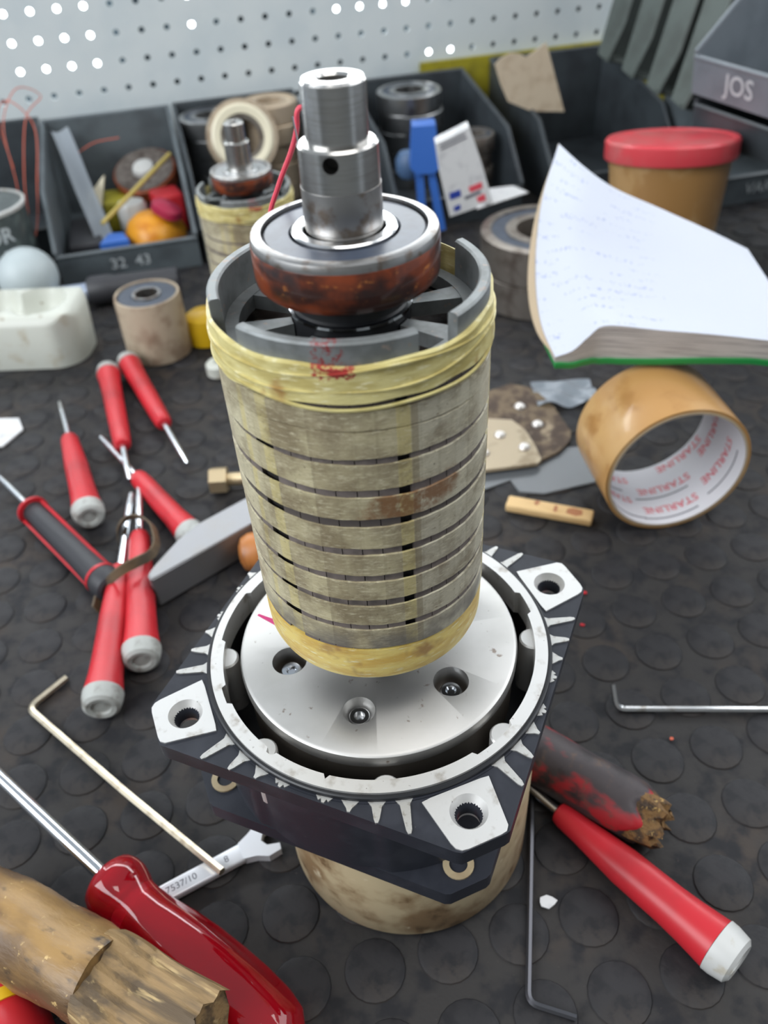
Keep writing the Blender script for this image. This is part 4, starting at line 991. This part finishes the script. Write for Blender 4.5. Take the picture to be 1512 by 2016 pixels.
# plank and cardboard
tag(obj('yellow_plank', MB().box(560, 1180, 0, 10, 0, 171), m_yboard, None, W0 + Vector((0, 0, -W0.z)) + N1 * -13, (0, 0, YAW)), 'long yellow painted board standing against the perforated panel', 'board')
cm_, co_ = vslab([(974, 128), (985, 116), (1005, 105), (1022, 106), (1036, 113), (1052, 102), (1076, 84), (1093, 150), (1111, 220), (1046, 219), (1000, 200), (985, 165)], 1175, 3.5)
tag(obj('cardboard_piece', cm_, m_card, None, co_), 'torn tan cardboard piece standing in a dark storage bin', 'cardboard')

# bin contents -------------------------------------------------------
def stack(n, s_, t_, R, h, lab, m=m_bearing, seal=m_seal, dx=0):
    for q in range(n):
        p = slot(s_ + (q % 2) * 3, t_ + (q % 3) * 2, 5.2 + q * (h + .2))
        bearing(('top ' if q == n - 1 else 'bottom ' if q == 0 else 'middle ') + lab, p, R, h, m, seal)
stack(5, 618, 226, 56, 30, 'bright bearing of the pile behind the card box')
stack(4, 690, 100, 34, 26, 'small brown bearing of the pile behind the card box', m_bearingd)
stack(5, 272, 246, 50, 29, 'grey bearing of the pile behind the second rotor')
stack(5, 376, 248, 48, 31, 'tan-stained bearing of the pile behind the second rotor', mat('tan_stained_steel', (.55, .44, .32), .45, .5), m_card)
stack(2, 300, 120, 42, 30, 'dark bearing lying before the cream ring', m_bearingd)
rc_ = slot(318, 186, 126)
nr = thing('nylon_ring', 'thick cream ring leaning upright in the bin behind the second rotor', 'ring', rc_, Matrix.Rotation(YAW, 3, 'Z') @ Matrix.Rotation(68 * D2R, 3, 'X'))
obj('cream_face', MB().lathe([(36, 2), (47, 4), (51, 2), (51, -18), (36, -18)], 56, close=True), m_cream, nr)
obj('grey_outer_ring', MB().lathe([(51.1, 0), (58, 0), (59, -2), (59, -20), (51.1, -20)], 56, close=True), m_bush, nr)
obj('inner_hub', MB().lathe([(29, -3), (35.9, -3), (35.9, -18), (29, -18)], 48, close=True), m_bearingd, nr)
# coloured parts in the bin marked 32 43
p = at(318, 440, 6); p = slot(148, 70, 5.2)
tag(obj('amber_pouch', MB().lathe([(0.01, 0), (30, 1), (46, 12), (48, 28), (40, 46), (24, 58), (0.01, 62)], 36, jit=lambda a, j, r, z: (r * (1 + .06 * math.sin(3 * a)), z)), m_orange, None, p), 'rounded amber plastic cap in the bin marked 32 43', 'plastic cap')
p = slot(170, 62, 60)
tag(obj('crimson_piece', MB().lathe([(0.01, 0), (14, 2), (22, 8), (20, 18), (10, 23), (0.01, 24)], 24, jit=lambda a, j, r, z: (r * (1 + .2 * math.cos(2 * a + 1)), z)), m_mag, None, p, (0.2, 0.3, 0)), 'crimson piece lying on the amber cap', 'plastic part')
p = slot(86, 40, 5.2)
tag(obj('blue_block', MB().prism([(-22, -14), (22, -14), (14, 20), (-8, 26)], 0, 40), m_blue, None, p, (0, 0, YAW)), 'small bright blue block at the lip of the bin marked 32 43', 'plastic part')
p = slot(118, 140, 5.2)
tag(obj('white_bottle_cap', MB().lathe([(18, 0), (24, 2), (24, 52), (20, 58), (0.01, 60)], 28), m_capw, None, p), 'white round cap between amber cap and copper disc', 'cap')
p = slot(150, 232, 72)
cd = thing('copper_disc', 'copper-brown disc with grey top tilted at the back of the bin marked 32 43', 'disc', p, Matrix.Rotation(YAW, 3, 'Z') @ Matrix.Rotation(22 * D2R, 3, 'X') @ Matrix.Rotation(-8 * D2R, 3, 'Y'))
obj('copper_rim', MB().lathe([(20, -12), (52, -12), (54, -10), (54, 10), (52, 12), (20, 12)], 48, close=True), m_copper, cd)
obj('grey_top', MB().lathe([(20, 12.1), (50, 12.1), (50, 13.5), (20, 13.5)], 48, close=True), m_greyd, cd)
obj('centre_cap', MB().lathe([(0.01, -11), (19.9, -11), (19.9, 12), (17, 20), (9, 23), (0.01, 23)], 32), m_capw, cd)
a_, b_ = slot(72, 70, 60), slot(196, 196, 112)
tag(obj('yellow_rod', MB().tube([a_ - a_, b_ - a_], 3.4, 8), mat('pale_yellow_rod', lin(188, 168, 92), .5), None, a_), 'pale yellow rod lying slantwise across the coloured parts', 'rod')
a_, b_ = slot(28, 270, 150), slot(70, 70, 30)
dv = b_ - a_; sd = dv.cross(Vector((0, 0, 1))).normalized() * 14
tag(obj('clear_plastic_strip', MB().grid(lambda u, v: dv * v + sd * (u * 2 - 1) + Vector((0, 0, 4 * math.sin(v * 9) + 3 * math.cos(u * 5))), 6, 18, .8), m_film, None, a_), 'cloudy plastic strip leaning inside the bin marked 32 43', 'plastic strip')
p = slot(60, 190, 60)
tag(obj('cream_scrap', MB().prism([(-12, -30), (8, -34), (14, 0), (22, 34), (4, 16), (-10, 8)], 0, 5, Matrix.Rotation(1.1, 4, 'X')), m_cream, None, p), 'torn cream scrap standing behind the plastic strip', 'scrap')
p = slot(176, 150, 5.2)
tag(obj('red_block', MB().rbox(-24, 24, -26, 26, 0, 64, 6), m_red, None, p, (0, 0, .4)), 'red block beneath the copper disc', 'plastic part')
p = slot(40, 110, 5.2)
tag(obj('dark_block', MB().rbox(-26, 26, -60, 60, 0, 34, 5), m_black, None, p, (0, 0, YAW)), 'dark block on the floor of the bin marked 32 43', 'plastic part')
p = slot(98, 205, 5.2)
tag(obj('olive_block', MB().rbox(-26, 26, -34, 34, 0, 50, 5), m_yboard, None, p, (0, 0, .2)), 'olive block under the cream scrap', 'plastic part')
# blue spring clamp by the dark bearing bin
Yc = 975
hm_, ho_ = vslab([(812, 250), (858, 246), (866, 330), (856, 342), (820, 344), (808, 332)], Yc, 34)
sc_o = thing('spring_clamp', 'blue plastic spring clamp hanging at the dark bearing bin', 'clamp', ho_)
obj('clamp_head', hm_, m_blue, sc_o)
for pxs in ([(818, 343), (834, 342), (838, 408), (824, 410)], [(842, 342), (857, 341), (878, 452), (862, 456)]):
    lm_, lo_ = vslab(pxs, Yc + 6, 20); obj('clamp_leg', lm_, m_blue, sc_o, lo_ - ho_)
p = slot(560, 30, 76)
tag(obj('blue_plastic_ball', MB().lathe([(0.01, 0), (16, 3), (22, 12), (22, 30), (16, 40), (0.01, 43)], 28), mat('dull_blue_plastic', lin(70, 96, 130), .5), None, p), 'dull blue rounded ball in the dark bearing bin', 'knob')
# orange wires at the left bins
def wire(lab, pts, r=.85, m=m_wire):
    P = smoothpath(pts, 8); o = Vector((P[0].x, P[0].y, min(q.z for q in P)))
    tag(obj('orange_wire', MB().tube([q - o for q in P], r, 6), m, None, o), lab, 'wire', 'thin orange wires')
wire('thin orange wire arching over the dark bin to the tin', [slot(-60, 140, 40), slot(-44, 140, 110), slot(-40, 170, 190), slot(-10, 200, 232), slot(20, 220, 214), slot(-9, 200, 190), slot(-30, 140, 120), slot(-40, 124, 60)])
wire('thin orange wire drooping from the bin edge into the dark bin', [slot(-50, 200, 120), slot(-46, 180, 200), slot(-20, 160, 226), slot(6, 150, 190), slot(-6, 110, 130), slot(-30, 30, 60), slot(-90, 10, 50)])
wire('short orange wire inside the bin marked 32 43', [slot(50, 240, 120), slot(80, 240, 132), slot(120, 235, 136)])

# ------------------------------------------------------------------ working units -> metres
for me in bpy.data.meshes: me.transform(Matrix.Scale(S, 4))
for o in bpy.data.objects:
    if o.type in {'MESH', 'EMPTY'}: o.location = o.location * S
bpy.context.view_layer.update()
